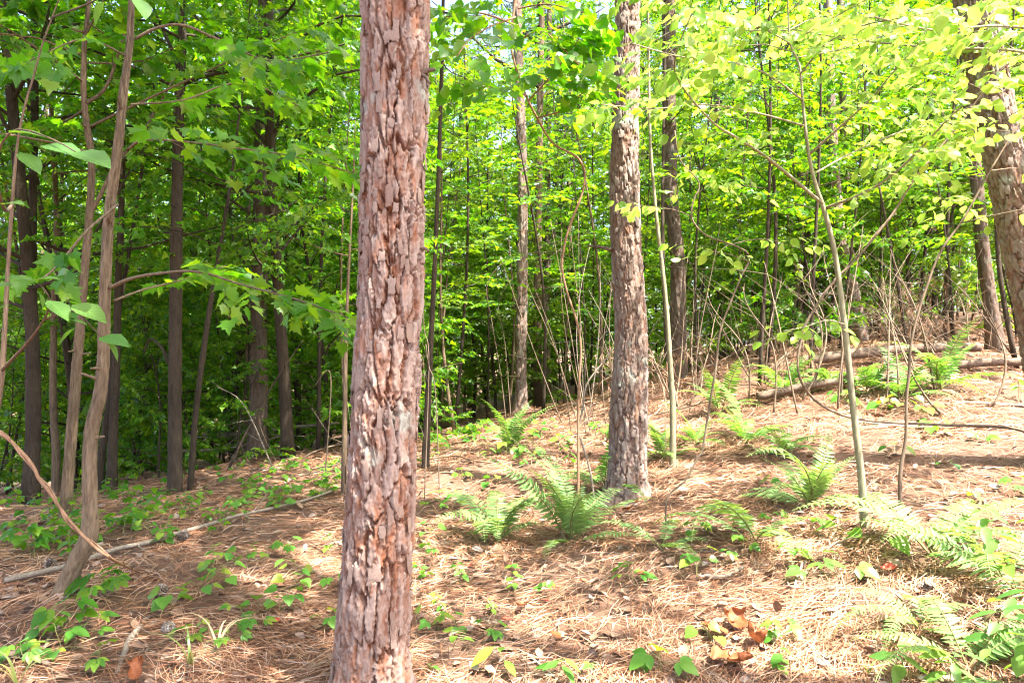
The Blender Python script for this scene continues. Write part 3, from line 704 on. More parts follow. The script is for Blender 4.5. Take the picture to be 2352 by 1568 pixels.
# the crooked tree at the left
J = [(125, 1432, 62), (142, 1370, 54), (166, 1310, 48), (190, 1262, 52), (206, 1225, 46), (207, 1150, 37), (206, 1050, 35), (212, 980, 35), (228, 915, 34), (236, 850, 31), (240, 700, 29), (250, 500, 26), (266, 380, 25), (276, 290, 22), (285, 200, 20), (298, 100, 17), (303, 0, 16)]
tree(J, 3.9, 'crooked pale brown tree with a kinked swollen base and leafy side limbs', mat='hard_p', seed=3, furrows=54, stubs=7, indiv=260, group=None, size=.092, twl=.34, lpt=7,
     limbs=[([(250, 662, 9, 3.9), (300, 640, 8, 3.8), (365, 628, 7, 3.7), (455, 624, 6, 3.6), (560, 655, 5, 3.5), (690, 690, 4, 3.45), (800, 730, 3, 3.4)], 13, 8, .38),
            ([(262, 690, 6, 3.95), (330, 665, 5, 4.2), (430, 640, 4, 4.5), (520, 610, 3, 4.7)], 8, 7, .35),
            ([(310, 90, 8, 3.9), (360, 65, 7, 3.9), (420, 58, 6, 3.9), (500, 90, 5, 3.9), (620, 140, 4, 3.8), (760, 120, 3, 3.7)], 12, 7, .3),
            ([(290, 345, 6, 3.9), (330, 322, 5, 3.8), (420, 325, 4, 3.6), (540, 340, 4, 3.5), (680, 360, 3, 3.45), (820, 400, 3, 3.4)], 14, 7, .25),
            ([(270, 470, 7, 3.9), (200, 530, 6, 3.6), (140, 600, 5, 3.5), (95, 640, 5, 3.4), (40, 640, 3, 3.3)], 5, 6, .5),
            ([(300, 240, 5, 3.95), (420, 230, 4, 4.3), (560, 190, 4, 4.6), (700, 250, 3, 4.8)], 12, 7, .25),
            ([(292, 130, 5, 3.9), (200, 90, 4, 3.6), (110, 120, 3, 3.4), (30, 160, 3, 3.2)], 9, 6, .3)],
     nb=16, t0=.58, blen=1.6, ext=3.0)
def taller(limb, lv, g): pass
tree([(150, 1185, 42), (160, 1050, 38), (172, 900, 37), (192, 650, 29), (205, 500, 26), (211, 370, 24), (200, 290, 24), (192, 200, 20), (195, 100, 17), (205, 0, 15)], 5.6,
     'pale trunk close behind the crooked tree, forked near the top edge', seed=5, furrows=44, stubs=6, slim=.62, nb=34, t0=.38, blen=1.8, size=.10, ext=3.6, lpt=11, twigs=9,
     limbs=[([(203, 500, 10, 5.6), (235, 440, 9, 5.6), (268, 375, 8, 5.6), (330, 300, 6, 5.7), (400, 180, 5, 5.8)], 9, 8, .35), ([(196, 240, 9, 5.6), (240, 205, 7, 5.6), (270, 130, 6, 5.6), (300, 20, 5, 5.6)], 8, 8, .3)])
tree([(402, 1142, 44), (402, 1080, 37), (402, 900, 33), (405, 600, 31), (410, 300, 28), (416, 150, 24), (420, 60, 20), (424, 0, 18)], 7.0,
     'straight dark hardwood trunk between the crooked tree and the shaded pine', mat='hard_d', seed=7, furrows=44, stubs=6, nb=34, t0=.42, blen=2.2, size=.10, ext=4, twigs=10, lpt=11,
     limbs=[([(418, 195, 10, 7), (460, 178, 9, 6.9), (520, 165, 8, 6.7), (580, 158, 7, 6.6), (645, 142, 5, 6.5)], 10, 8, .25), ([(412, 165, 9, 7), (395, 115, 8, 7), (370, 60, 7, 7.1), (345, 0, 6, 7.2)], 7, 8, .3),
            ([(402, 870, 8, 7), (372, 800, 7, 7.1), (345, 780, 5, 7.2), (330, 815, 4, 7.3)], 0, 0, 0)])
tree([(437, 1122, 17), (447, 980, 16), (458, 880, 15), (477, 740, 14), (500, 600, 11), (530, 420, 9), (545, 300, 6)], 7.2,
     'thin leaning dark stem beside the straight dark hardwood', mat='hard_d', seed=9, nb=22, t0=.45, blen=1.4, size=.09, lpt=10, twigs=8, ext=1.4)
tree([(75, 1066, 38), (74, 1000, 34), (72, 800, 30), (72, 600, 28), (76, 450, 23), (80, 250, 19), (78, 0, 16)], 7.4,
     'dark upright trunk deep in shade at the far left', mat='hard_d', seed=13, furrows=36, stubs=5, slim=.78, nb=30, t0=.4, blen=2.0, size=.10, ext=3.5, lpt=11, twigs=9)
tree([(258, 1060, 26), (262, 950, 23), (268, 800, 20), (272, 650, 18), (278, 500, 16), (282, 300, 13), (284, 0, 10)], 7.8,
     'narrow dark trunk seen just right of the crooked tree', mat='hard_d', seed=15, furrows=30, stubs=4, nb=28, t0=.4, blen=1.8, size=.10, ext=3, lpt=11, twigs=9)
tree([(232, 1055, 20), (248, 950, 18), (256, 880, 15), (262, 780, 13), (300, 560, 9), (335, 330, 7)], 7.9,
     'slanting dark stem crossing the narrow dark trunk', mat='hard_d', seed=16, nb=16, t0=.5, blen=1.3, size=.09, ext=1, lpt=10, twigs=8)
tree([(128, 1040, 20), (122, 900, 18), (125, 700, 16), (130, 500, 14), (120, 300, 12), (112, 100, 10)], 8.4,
     'thin brown trunk between the far left dark trunk and the pale one', mat='hard', seed=17, nb=28, t0=.4, blen=1.8, size=.10, ext=3, lpt=11, twigs=9)
tree([(562, 1000, 15), (566, 900, 14), (570, 720, 13), (572, 500, 10), (570, 250, 8), (568, 0, 7)], 10.2,
     'pale thin trunk tucked beside the shaded pine', mat='hard', seed=19, nb=26, t0=.4, blen=1.8, size=.11, ext=2.5, lpt=11, twigs=9, tpl=STAR, lmat='leaf')
tree([(978, 1042, 22), (984, 900, 17), (990, 780, 15), (998, 620, 13), (1006, 430, 12), (1013, 220, 11), (1018, 0, 9)], 7.6,
     'slim dark knotty sapling right beside the nearest trunk', mat='hard_d', seed=21, nb=12, t0=.6, blen=.9, size=.08, lpt=6, twigs=5, ext=2, tpl=STAR, lmat='leaf')
tree([(1545, 935, 16), (1540, 850, 14), (1532, 720, 12), (1522, 620, 11), (1506, 480, 9), (1494, 330, 8), (1490, 160, 7), (1488, 0, 6)], 6.8,
     'pale greenish slender sapling just right of the second scaly pine', mat='sap', seed=25, nb=9, t0=.6, blen=.9, size=.085, lpt=6, twigs=5, ext=1.5, tpl=OVATE, lmat='leaf_gold', name='sapling')
tree([(686, 960, 14), (684, 800, 14), (682, 600, 13), (680, 400, 11), (676, 100, 9)], 12.5,
     'dark narrow trunk in the gap between the shaded pine and the nearest trunk', mat='hard_d', seed=27, nb=32, t0=.32, blen=2.1, size=.12, lpt=11, twigs=9, ext=3, tpl=STAR, lmat='leaf')
tree([(790, 1085, 16), (792, 960, 13), (794, 800, 11), (800, 640, 8), (808, 480, 6)], 6.6,
     'thin viny stem half hidden against the edge of the nearest trunk', mat='hard', seed=28, nb=7, t0=.5, blen=.8, size=.075, lpt=6, ext=.8)

# the near shoot at the left edge whose big leaves hang close to the lens
def close_leaves(limb, lv, g):
    for x, y, Y, s, dx, dz, tx in [(20, 305, 1.7, .105, .9, .05, .5), (95, 335, 1.65, .13, .95, -.12, .75), (170, 350, 1.6, .13, .9, -.22, .8), (45, 350, 1.7, .09, .7, -.5, .4),
                               (30, 655, 2.0, .10, -.9, -.05, .6), (75, 645, 2.0, .09, .8, .2, .35), (90, 672, 2.0, .055, .3, -.9, .1), (110, 690, 1.95, .11, .8, -.45, .35), (165, 700, 1.95, .13, .95, -.3, .6),
                               (160, 735, 2.0, .055, .9, -.1, .3), (178, 750, 2.0, .085, -.75, -.6, .15), (228, 775, 1.95, .11, .95, -.1, .75), (245, 782, 1.95, .075, .5, -.75, .2), (20, 700, 2.05, .09, -.8, -.3, .4),
                               (5, 470, 1.8, .08, .7, .1, .6), (240, 5, 1.75, .075, -.5, -.8, .1), (315, -5, 1.75, .085, .5, -.7, .1), (12, 640, 2, .09, .9, .1, .6)]:
        p = P(x, y, Y); lv.add(p, (dx, g.uniform(-.35, .2), dz), norm(np.array([g.uniform(-.2, .2), -tx*.55, 1.0])), s*.82)
tree([(-30, 1150, 22), (-15, 1000, 20), (5, 850, 19), (18, 620, 14), (27, 480, 12), (40, 330, 9), (58, 240, 8), (76, 180, 7), (95, 110, 6), (120, 40, 5)], 2.6,
     'small twiggy shoot at the left edge with large leaves close to view', mat='hard', seed=29, sides=10, slim=.65, name='sapling', tpl=OVATE, lmat='leaf_close', size=.1, indiv=60, ext=.6,
     extra=close_leaves, limbs=[([(5, 850, 8, 2.6), (60, 790, 7, 2.4), (100, 735, 5, 2.15), (115, 690, 4, 2.0), (90, 650, 3, 2.0)], 0, 0, 0), ([(100, 735, 4, 2.15), (170, 715, 4, 2.0), (230, 770, 3, 1.96), (275, 790, 2, 1.95)], 0, 0, 0),
            ([(28, 470, 7, 2.5), (10, 480, 7, 2.1), (-10, 380, 6, 1.8), (30, 300, 5, 1.72), (120, 320, 4, 1.65), (200, 365, 3, 1.6)], 0, 0, 0), ([(120, 40, 4, 2.6), (200, 10, 4, 2.1), (260, -20, 3, 1.78), (320, -30, 3, 1.75)], 0, 0, 0)])

# the green-stemmed sapling and its shelf of yellow leaves at the right
Rs = [(1985, 1200, 27), (1978, 1090, 22), (1960, 940, 20), (1940, 750, 18), (1917, 580, 16), (1892, 480, 14), (1872, 420, 12), (1857, 350, 11), (1845, 250, 9), (1836, 150, 7), (1815, 100, 6), (1809, 0, 5)]
tree(Rs, 4.6, 'green-stemmed sapling standing in the sunlit needles under yellow leaves', mat='sap', name='sapling', seed=31, sides=14, slim=.74, tpl=OVATE, lmat='leaf_gold', size=.072, twl=.36, lpt=11, indiv=290, ext=.9, rough=.03,
     limbs=[([(1892, 470, 8, 4.6), (1768, 367, 7, 4.4), (1690, 315, 6, 4.2), (1637, 281, 5, 4.0), (1558, 185, 4, 3.8), (1555, 118, 4, 3.6), (1594, 21, 3, 3.5)], 16, 7, .2),
            ([(1861, 353, 6, 4.6), (1929, 292, 5, 4.4), (2000, 228, 4, 4.2), (2053, 164, 3, 4.0), (2120, 90, 3, 3.9)], 13, 7, .2),
            ([(1897, 477, 7, 4.6), (1964, 452, 6, 4.4), (2018, 424, 5, 4.2), (2089, 367, 5, 4.0), (2196, 256, 4, 3.7), (2300, 180, 3, 3.4)], 15, 7, .2),
            ([(1843, 230, 5, 4.6), (1760, 170, 4, 4.2), (1660, 140, 4, 3.8), (1560, 130, 3, 3.5), (1450, 100, 3, 3.2)], 15, 7, .15),
            ([(1838, 170, 5, 4.6), (1900, 100, 4, 4.1), (1980, 60, 4, 3.7), (2080, 40, 3, 3.4), (2200, 20, 3, 3.1)], 15, 7, .12),
            ([(1815, 100, 4, 4.6), (1740, 60, 4, 4.1), (1660, 40, 3, 3.7), (1570, 20, 3, 3.4)], 13, 7, .12),
            ([(1850, 290, 5, 4.6), (1740, 260, 4, 4.5), (1620, 240, 3, 4.3), (1500, 250, 3, 4.0), (1380, 240, 2, 3.8)], 13, 5, .25),
            ([(1868, 400, 5, 4.6), (1960, 350, 4, 4.8), (2080, 300, 4, 5.0), (2200, 280, 3, 5.2)], 12, 6, .2),
            ([(1940, 745, 4, 4.6), (1900, 735, 3, 4.4), (1850, 750, 2, 4.2), (1800, 760, 2, 4.0)], 5, 4, .3)],
     nb=22, t0=.7, blen=1.5)
tree([(2068, 1085, 11), (2080, 1010, 9), (2082, 917, 8), (2089, 846, 8), (2091, 800, 7), (2103, 739, 7), (2125, 668, 7), (2160, 579, 6), (2214, 501, 6), (2270, 400, 5), (2330, 300, 4)], 5.0,
     'thin crooked stem slanting up to the leaning pine, right of the green-stemmed sapling', mat='twig', name='sapling', seed=33, tpl=OVATE, lmat='leaf_gold', size=.085, lpt=6, sides=8, nb=10, t0=.55, blen=.9, twigs=6, indiv=60, ext=.8)
tree([(2352, 990, 8.2), (2150, 975, 7.5), (2020, 968, 7.5), (1936, 953, 7.5), (1875, 921, 7.5), (1840, 875, 6.8), (1832, 828, 6.8), (1840, 782, 6.8), (1857, 732, 6.8), (1911, 650, 6.8), (1964, 597, 6.0), (2046, 497, 6.0), (2107, 403, 5.2), (2196, 296, 5.2), (2285, 178, 4.5), (2352, 118, 3.8)], 5.4,
     'long bare stem lying on the needles then sweeping upward past the sapling', mat='twig', name='bent_stem', cat='stem', seed=35, tpl=OVATE, lmat='leaf_gold', size=.085, lpt=6, sides=9, nb=10, t0=.72, blen=.9, twigs=6, indiv=60, ext=.5,
     dY=[.5, .55, .5, .35, .2, 0, 0, 0, 0, 0, 0, 0, 0, 0, -.1, -.2])
tree([(1532, 1146, 5.2), (1572, 1105, 5.2), (1602, 1052, 6.0), (1614, 1030, 6.0), (1629, 935, 6.0), (1644, 846, 6.0), (1654, 761, 5.2), (1676, 700, 5.2), (1700, 640, 5.2), (1722, 590, 5.2), (1690, 565, 4.5), (1626, 543, 4.5), (1590, 505, 4.5), (1592, 463, 4.5), (1606, 420, 3.8), (1562, 367, 3.0), (1550, 300, 3.0)], 5.2,
     'twisted bare stem doubling back on itself near the second scaly pine', mat='twig', name='twisted_stem', cat='stem', seed=36, tpl=OVATE, lmat='leaf_gold', size=.08, lpt=5, sides=8, nb=5, t0=.6, blen=.5, twigs=4, ext=0, indiv=40)

# a leafy tree rooted outside the right edge that reaches in across the top
tree([(2600, 1090, 40), (2590, 900, 34), (2560, 600, 28), (2520, 300, 24), (2480, 60, 20), (2450, -200, 16)], 4.3, 'yellow-leaved tree reaching in over the leaning pine from outside the right edge', mat='sap', name='sapling', seed=55, tpl=OVATE, lmat='leaf_gold', size=.076, twl=.38, lpt=10, indiv=200, ext=1.5, nb=9, t0=.72, blen=1.4, az=(2.2, 4.4),
     limbs=[([(2490, 100, 9, 4.3), (2400, 70, 8, 4.0), (2280, 60, 6, 3.7), (2150, 70, 5, 3.5), (2010, 40, 4, 3.3)], 16, 9, .1), ([(2500, 180, 8, 4.3), (2350, 120, 6, 4.4), (2150, 110, 5, 4.6), (1950, 90, 4, 4.8), (1780, 60, 3, 5.0)], 18, 9, .1)])

# vines
tree([(1328, 950, 7), (1330, 882, 7), (1334, 793, 6), (1323, 732, 6), (1305, 679, 6), (1291, 615, 6), (1298, 556, 6), (1312, 510, 6), (1337, 445, 6), (1344, 403, 6), (1336, 375, 6), (1319, 356, 6), (1269, 328, 6), (1234, 271, 6), (1209, 221, 6), (1184, 153, 6), (1173, 89, 6), (1184, 0, 7)], 5.6,
     'brown vine hanging in a big loop left of the second scaly pine', mat='vine', name='hanging_vine', cat='vine', seed=39, tpl=HEART, lmat='leaf_near', size=.10, lpt=8, sides=8, ext=1.0, indiv=200, twl=.45,
     limbs=[([(1184, 40, 5, 5.6), (1130, 60, 4, 5.3), (1080, 90, 3, 5.0), (1050, 130, 3, 4.8)], 8, 6, .1), ([(1184, 100, 5, 5.6), (1240, 70, 4, 5.3), (1290, 110, 3, 5.0), (1330, 150, 3, 4.9)], 9, 6, .1),
            ([(1210, 220, 4, 5.6), (1150, 200, 3, 5.3), (1090, 200, 3, 5.1)], 6, 6, .2), ([(1190, 20, 4, 5.6), (1260, 10, 3, 5.2), (1340, 30, 3, 5)], 7, 6, .1), ([(1234, 271, 4, 5.6), (1300, 250, 3, 5.4), (1350, 200, 3, 5.2)], 8, 7, .2), ([(1190, 60, 5, 5.6), (1100, 30, 4, 5.4), (1020, 40, 3, 5.2)], 9, 8, .1), ([(1215, 230, 4, 5.6), (1270, 170, 3, 5.3), (1330, 90, 3, 5.1)], 9, 8, .1)])
vp = np.array([P(x, y, 3.35) for x, y in [(-30, 985), (0, 996), (21, 1009), (71, 1062), (89, 1098), (114, 1130), (143, 1173), (178, 1216), (221, 1258), (264, 1287)]])
vp = np.vstack([vp, [G(321, 1326)+[0, 0, .03], G(374, 1337)+[0, 0, .015], G(428, 1346)+[0, 0, .01]]])
root = thing('trailing_vine', 'twisted ropy vine sagging across the crooked tree down to the needles', 'vine', vp[-1]); mb = MB(); s = spline(vp, 70)
tube(mb, s, np.linspace(.0085, .0045, 70), 8, rough=.08); tw = s+np.stack([np.sin(np.linspace(0, 40, 70)), np.cos(np.linspace(0, 40, 70)), np.sin(np.linspace(1, 41, 70))], 1)*.009
obj('main_stem', mb.mesh('main_stem', [M['vine']], origin=vp[-1]), root); mb = MB(); tube(mb, tw[:52], np.linspace(.0045, .0025, 52), 6); obj('tendril', mb.mesh('tendril', [M['vine']], origin=vp[-1]), root)

# ------------------------------------------------------------------ the wood behind: young hardwoods, shrubs, far pines
KIND = []
def proto(kind, seed, **k):
    g = rs(seed); tr, limb, lv = hardwood(g, **k)
    KIND.append((tr.mesh('trunk', [M['hard_d']]), limb.mesh('limb', [M['hard_d']]), lv.mesh('crown', STAR6, [M[k.pop('mat_')] if 'mat_' in k else M['leaf']])))
for sd in (201, 202, 203):
    proto('young', sd, height=7.5, r0=.042, nb=44, t0=.10, blen=1.9, twigs=14, lpt=15, size=.084, twl=.55)
for sd in (211, 212, 213):
    proto('tall', sd, height=13, r0=.085, nb=54, t0=.18, blen=2.8, twigs=15, lpt=15, size=.098, twl=.75, lean=.03)
for sd in (221, 222):
    proto('shrub', sd, height=2.8, r0=.018, nb=26, t0=.05, blen=1.1, twigs=9, lpt=10, size=.085, twl=.36, lean=.12)
for k_ in (0, 1, 6): t_, l_, c_ = KIND[k_]; c2 = c_.copy(); c2.materials.clear(); c2.materials.append(M['leaf_lime']); KIND.append((t_, l_, c2))

proto('high', 232, height=17, r0=.13, nb=34, t0=.62, blen=2.6, twigs=11, lpt=11, size=.15, twl=.75, lean=.015)
proto('over', 231, height=14.5, r0=.12, nb=46, t0=.48, blen=3.3, twigs=11, lpt=11, size=.15, twl=.8, lean=.02)

def stand(kind, x, y, rz, sc_, label, group, name):
    t, l, c = KIND[kind]; root = thing(name, label, 'shrub' if kind in (6, 7, 10) else 'tree', (x, y, gh(x, y)-.02), rz, group)
    root.scale = (sc_,)*3
    obj('trunk', t, root); obj('limb', l, root); obj('crown', c, root)
    return root
g = rs(77); placed = []
def free(x, y, d):
    if any((x-a)**2+(y-b)**2 < d*d for a, b in placed): return False
    placed.append((x, y)); return True
ZONES = [('left of the crooked tree', -200, 240), ('between the crooked tree and the shaded pine', 240, 600), ('between the shaded pine and the nearest trunk', 600, 900), ('between the nearest trunk and the slender pale pine', 900, 1195), ('between the slender pale pine and the second scaly pine', 1195, 1445), ('between the second scaly pine and the green-stemmed sapling', 1445, 1940), ('between the green-stemmed sapling and the leaning pine', 1940, 2600)]
byzone = {}
def zone_of(x, y):
    u = CX+FPX*x/y
    for i, (n, a, b) in enumerate(ZONES):
        if u < b: return i
    return len(ZONES)-1
def min_y(u, k):
    if k in (3, 4, 5): return 15
    if 1010 < u < 1420: return 14.5 if k < 6 else 13.4
    if u >= 1420: return 11.8 if k < 6 else 10.5
    return 9.6 if k < 6 else 8.6
tries = 0; want = [('young', (0, 1, 2), 76, 1.05), ('tall', (3, 4, 5), 32, 1.5), ('shrub', (6, 7), 95, .7)]
for nm, ks, n, gap in want:
    c = 0
    while c < n and tries < 6000:
        tries += 1
        y = 8.5+22*g.random()**(1.15 if nm != 'shrub' else 1.6); u = g.uniform(-60, 2410); x = (u-CX)/FPX*y; k = int(g.choice(ks))
        if y < min_y(u, k) or not free(x, y, gap): continue
        c += 1; z = zone_of(x, y)
        if u > 980 and g.random() < .6: k = {0: 8, 1: 9, 2: 8, 6: 10, 7: 10}.get(k, k)
        r = stand(k, x, y, g.uniform(0, 6.3), g.uniform(.75, 1.2), '', '', {'young': 'young_tree', 'tall': 'tall_tree', 'shrub': 'shrub'}[nm])
        byzone.setdefault((nm, z), []).append(r)
for (nm, z), rts in byzone.items():
    word = {'young': 'young leafy hardwood', 'tall': 'tall leafy hardwood', 'shrub': 'low leafy shrub'}[nm]
    for r in rts: r['group'] = '%ss in the wood behind' % word
    rank(rts, word+' '+ZONES[z][0].replace('the green-stemmed', 'green-stemmed').replace('the second scaly', 'second scaly').replace('the slender pale', 'slender pale').replace('the crooked', 'crooked').replace('the shaded', 'shaded').replace('the nearest', 'nearest').replace('the leaning', 'leaning')+', {}')
# overhead hardwoods to the sides and behind the viewer whose shade falls on the left half; the last three are unseen, added to cast that shade
for i, (x, y, k, s_) in enumerate([(-5.4, 4.6, 3, .8), (-2.7, 8.4, 4, .85), (-4.9, 7.2, 5, .85), (1.5, .35, 12, .92), (-.8, -1.2, 12, .95), (2.55, 1.75, 11, 1.0)]):
    r = stand(k, x, y, i*2.1, s_, '', 'tall leafy hardwoods over the shaded ground', 'tall_tree'); placed.append((x, y))
    r['label'] = ['tall hardwood overhanging from outside the left edge', 'tall hardwood whose limbs hang in front of the shaded pine', 'tall hardwood filling the top left between the dark trunks', 'unseen tall hardwood added beside the viewer to shade the nearest trunk', 'unseen tall hardwood added behind the viewer to shade the seedlings', 'unseen very tall hardwood added beyond the right edge to shade the left slope'][i]

thin = MB(); s_ = np.linspace(0, 1, 14)[:, None]; tube(thin, np.hstack([.10*np.sin(s_*5), .08*np.cos(s_*4.2), s_*6.5-.1]), .022*(1-.8*s_[:, 0]), 7, rough=.05)
thin_m = thin.mesh('trunk', [M['hard']]); thin_d = thin_m.copy(); thin_d.materials.clear(); thin_d.materials.append(M['hard_d'])
tops = []
for sd_ in (241, 242):
    g2 = rs(sd_); lb, lv2 = MB(), Leaves()
    for q in range(16):
        t_ = .3+.7*q/16; p_ = np.array([.10*math.sin(t_*5), .08*math.cos(t_*4.2), t_*6.5-.1]); a_ = q*2.4; branch(lb, lv2, g2, p_, (math.cos(a_), math.sin(a_), .4), .8*g2.uniform(.6, 1.2), .007, 6, 8, .09, .35, tilt=.7, vert=(-.5, .6))
    tops.append((lb.mesh('limb', [M['hard_d']]), lv2.mesh('crown', STAR6, [M['leaf_lime' if sd_ == 242 else 'leaf']])))
g = rs(1234); th_ = {}
for i in range(104):
    for _ in range(40):
        u = g.uniform(-20, 2360) if i < 64 else g.uniform(1000, 2340); y = g.uniform(7.6 if u < 800 else (9.5 if u < 1450 else 8.6), 19); x = (u-CX)/FPX*y
        if 1140 < u < 1250 and y < 13.2: continue
        if free(x, y, .45): break
    r = thing('thin_sapling', '', 'sapling', (x, y, gh(x, y)), g.uniform(0, 6.3), 'thin saplings in the wood'); r.rotation_euler = (g.normal(0, .05), g.normal(0, .06), g.uniform(0, 6.3)); w_ = g.uniform(.7, 1.5); r.scale = (w_, w_, g.uniform(.7, 1.2))
    obj('trunk', thin_d if i % 3 else thin_m, r); t2 = tops[0 if u < 900 else i % 2]; obj('limb', t2[0], r); obj('crown', t2[1], r); th_.setdefault(zone_of(x, y), []).append(r)
for z, rts in th_.items(): rank(rts, 'thin sapling '+ZONES[z][0].replace('the green-stemmed', 'green-stemmed').replace('the second scaly', 'second scaly').replace('the slender pale', 'slender pale').replace('the crooked', 'crooked').replace('the shaded', 'shaded').replace('the nearest', 'nearest').replace('the leaning', 'leaning')+', {}')
def far_wood():
    g = rs(99); n = 72000
    y = g.uniform(29, 50, n); x = g.uniform(-1, 1, n)*(.76*y+3); gz = ground_h(x, y, False)
    hh = 1.5+13.5*vnoise(x*.35, y*.2, 4)+3*vnoise(x*1.3, y, 8); z = gz+.3+hh*g.random(n)**.8
    z += .5*(vnoise(x*1.1, z*1.3, 3)-.5)
    D = norm(g.normal(0, 1, (n, 3))*[1, 1, .4]); N = norm(UP+g.normal(0, .5, (n, 3)))
    v, t = scatter(DIAM, np.stack([x, y, z], 1), D, N, g.uniform(.16, .34, n))
    mb = MB()
    for k in range(60):
        yy = g.uniform(27, 48); xx = g.uniform(-1, 1)*.74*yy; h = g.uniform(9, 17); b = np.array([xx, yy, gh(xx, yy)-.1])
        s = np.linspace(0, 1, 6)[:, None]; tube(mb, b+np.array([g.normal(0, .5), 0, h])*s, g.uniform(.05, .13)*(1-.6*s[:, 0]), 6, cap=False)
    tv = np.concatenate(mb.v); q = np.concatenate(mb.q)+len(v)
    me = make_mesh('far_wood', np.vstack([v, tv]), t, q, [M['leaf'], M['hard_d']], mat_idx=np.concatenate([np.zeros(len(t)), np.ones(len(q))]))
    tag(obj('far_wood', me), 'green mass of the distant wood behind all the trees', 'wood', kind='stuff')
far_wood()
# tall pines standing back in the wood, blue-green against the bright sky
FP = MB(); s = np.linspace(0, 1, 12)[:, None]; tube(FP, np.hstack([.15*np.sin(s*3), .1*np.cos(s*4), s*18-.1]), .10*(1-.75*s[:, 0]), 10, rough=.04)
fpm = FP.mesh('trunk', [M['hard']]); g = rs(321); pines = []
for i in range(15):
    for _ in range(60):
        y = g.uniform(15, 29); u = g.uniform(940, 2330) if i < 11 else g.uniform(20, 800); x = (u-CX)/FPX*y
        if free(x, y, 1.3): break
    r = thing('far_pine', '', 'tree', (x, y, gh(x, y)), g.uniform(0, 6), 'far straight pines'); hz = g.uniform(5.0, 10.5)
    obj('trunk', fpm, r); pc = PC[i % 2]; obj('limb', pc[0], r, (0.1, .05, hz), None, (.8, .8, 1.15)); obj('crown', pc[1], r, (.1, .05, hz), None, (.8, .8, 1.15)); pines.append(r)
rank(pines, 'far slender pine with blue-green needles in the wood behind, {}')

# ------------------------------------------------------------------ bare stems, dead brush
def stick(pts, r0, r1, label, name='fallen_branch', mat='dead', cat='branch', group=None, sides=8, twigs=0, seed=1, rough=.07, n=None, tl=.3):
    pts = np.asarray(pts, float); g = rs(seed); n = n or max(14, 5*len(pts)); s = spline(pts, n)
    base = s[0].copy(); root = thing(name, label, cat, base, group=group); mb = MB()
    tube(mb, s, np.linspace(r0, r1, n), sides, rough=rough, seed=seed); obj('main_stem', mb.mesh('main_stem', [M[mat]], origin=base), root)
    for k in range(twigs):
        i = int(g.uniform(.2, .95)*(n-1)); d = norm(s[min(i+1, n-1)]-s[i-1]); td = norm(d*.5+g.normal(0, .7, 3)+UP*.15); L = tl*g.uniform(.4, 1.3)
        q = np.linspace(0, 1, 6)[:, None]; ln = s[i]+td*L*q+norm(g.normal(0, 1, 3))*L*.2*q**2; 
        ln[:, 2] = np.maximum(ln[:, 2], ground_h(ln[:, 0], ln[:, 1])+.005)
        t = MB(); tube(t, ln, max(.0018, r0*.35)*(1-.7*q[:, 0]), 5); obj('twig', t.mesh('twig', [M[mat]], origin=base), root)
    return root
def lie(pp, lift=.012): return [G(x, y)+np.array([0, 0, lift]) for x, y in pp]
def hang(pp, Y, ground_first=True):
    q = [P(x, y, Y) for x, y in pp]
    if ground_first: q[0][2] = gh(q[0][0], q[0][1])-.02
    return q

stick(lie([(10, 1351), (142, 1319), (200, 1301), (271, 1276), (338, 1262), (392, 1244), (452, 1226), (499, 1212), (545, 1198), (641, 1176), (713, 1157), (784, 1130)], .045), .018, .010,
      'long grey fallen pole lying from the crooked tree to the nearest trunk', 'fallen_pole', cat='branch', twigs=4, n=60, tl=.25)
stick(lie([(268, 1552), (285, 1508), (296, 1476), (324, 1444)], .012), .011, .017, 'short thick grey stick on the needles at the bottom left', twigs=1, seed=2)
stick(lie([(105, 1490), (118, 1462), (153, 1430), (185, 1401)], .012), .009, .005, 'bent grey stick leaning at the foot of the crooked tree', twigs=1, seed=3)
stick(lie([(-10, 1540), (89, 1497), (150, 1475), (200, 1447)], .012), .011, .006, 'dark stick in the bottom left corner', mat='log', twigs=2, seed=4)
stick(lie([(-40, 1140), (60, 1132), (150, 1118), (215, 1108)], .10), .15, .09, 'rotten dark log half sunk in greenery at the left edge', 'fallen_log', 'log', 'log', sides=16, rough=.12, n=30, seed=5)
stick(lie([(215, 1094), (290, 1082), (374, 1068)], .06), .065, .05, 'short weathered log behind the crooked tree', 'fallen_log', 'log', 'log', sides=12, rough=.14, n=18, seed=6, twigs=2)
stick(lie([(-10, 1062), (150, 1080), (285, 1070), (380, 1057)], .18), .022, .012, 'pale thin pole propped over the short log', 'fallen_pole', twigs=3, seed=7)
stick([P(417, 1003, 9.6), P(563, 994, 9.8), P(659, 982, 10), P(777, 971, 10.2)], .035, .02, 'fallen trunk lying behind the shaded pine', 'fallen_log', 'dead', 'log', twigs=9, seed=8, tl=.8)
stick([P(410, 1035, 8.8), P(520, 1030, 9.3), P(640, 1003, 9.8)], .02, .01, 'broken pole under the fallen trunk by the shaded pine', 'fallen_pole', twigs=6, seed=48, tl=.6)
stick(hang([(517, 1050), (606, 918), (695, 782)], 8.2), .016, .006, 'dark dead pole leaning in front of the shaded pine', 'leaning_pole', 'hard_d', twigs=3, seed=9)
stick(hang([(630, 1040), (560, 930), (500, 888)], 8.0), .009, .004, 'thin dead pole leaning across the foot of the shaded pine', 'leaning_pole', 'dead', twigs=3, seed=10)
stick([GY(u_, 8.9)+[0, 0, .17] for u_ in (1835, 1982, 2125, 2250)], .065, .055, 'upper of two dark fallen logs below the dead brush', 'fallen_log', 'log', 'log', sides=14, rough=.1, n=26, seed=11, twigs=3)
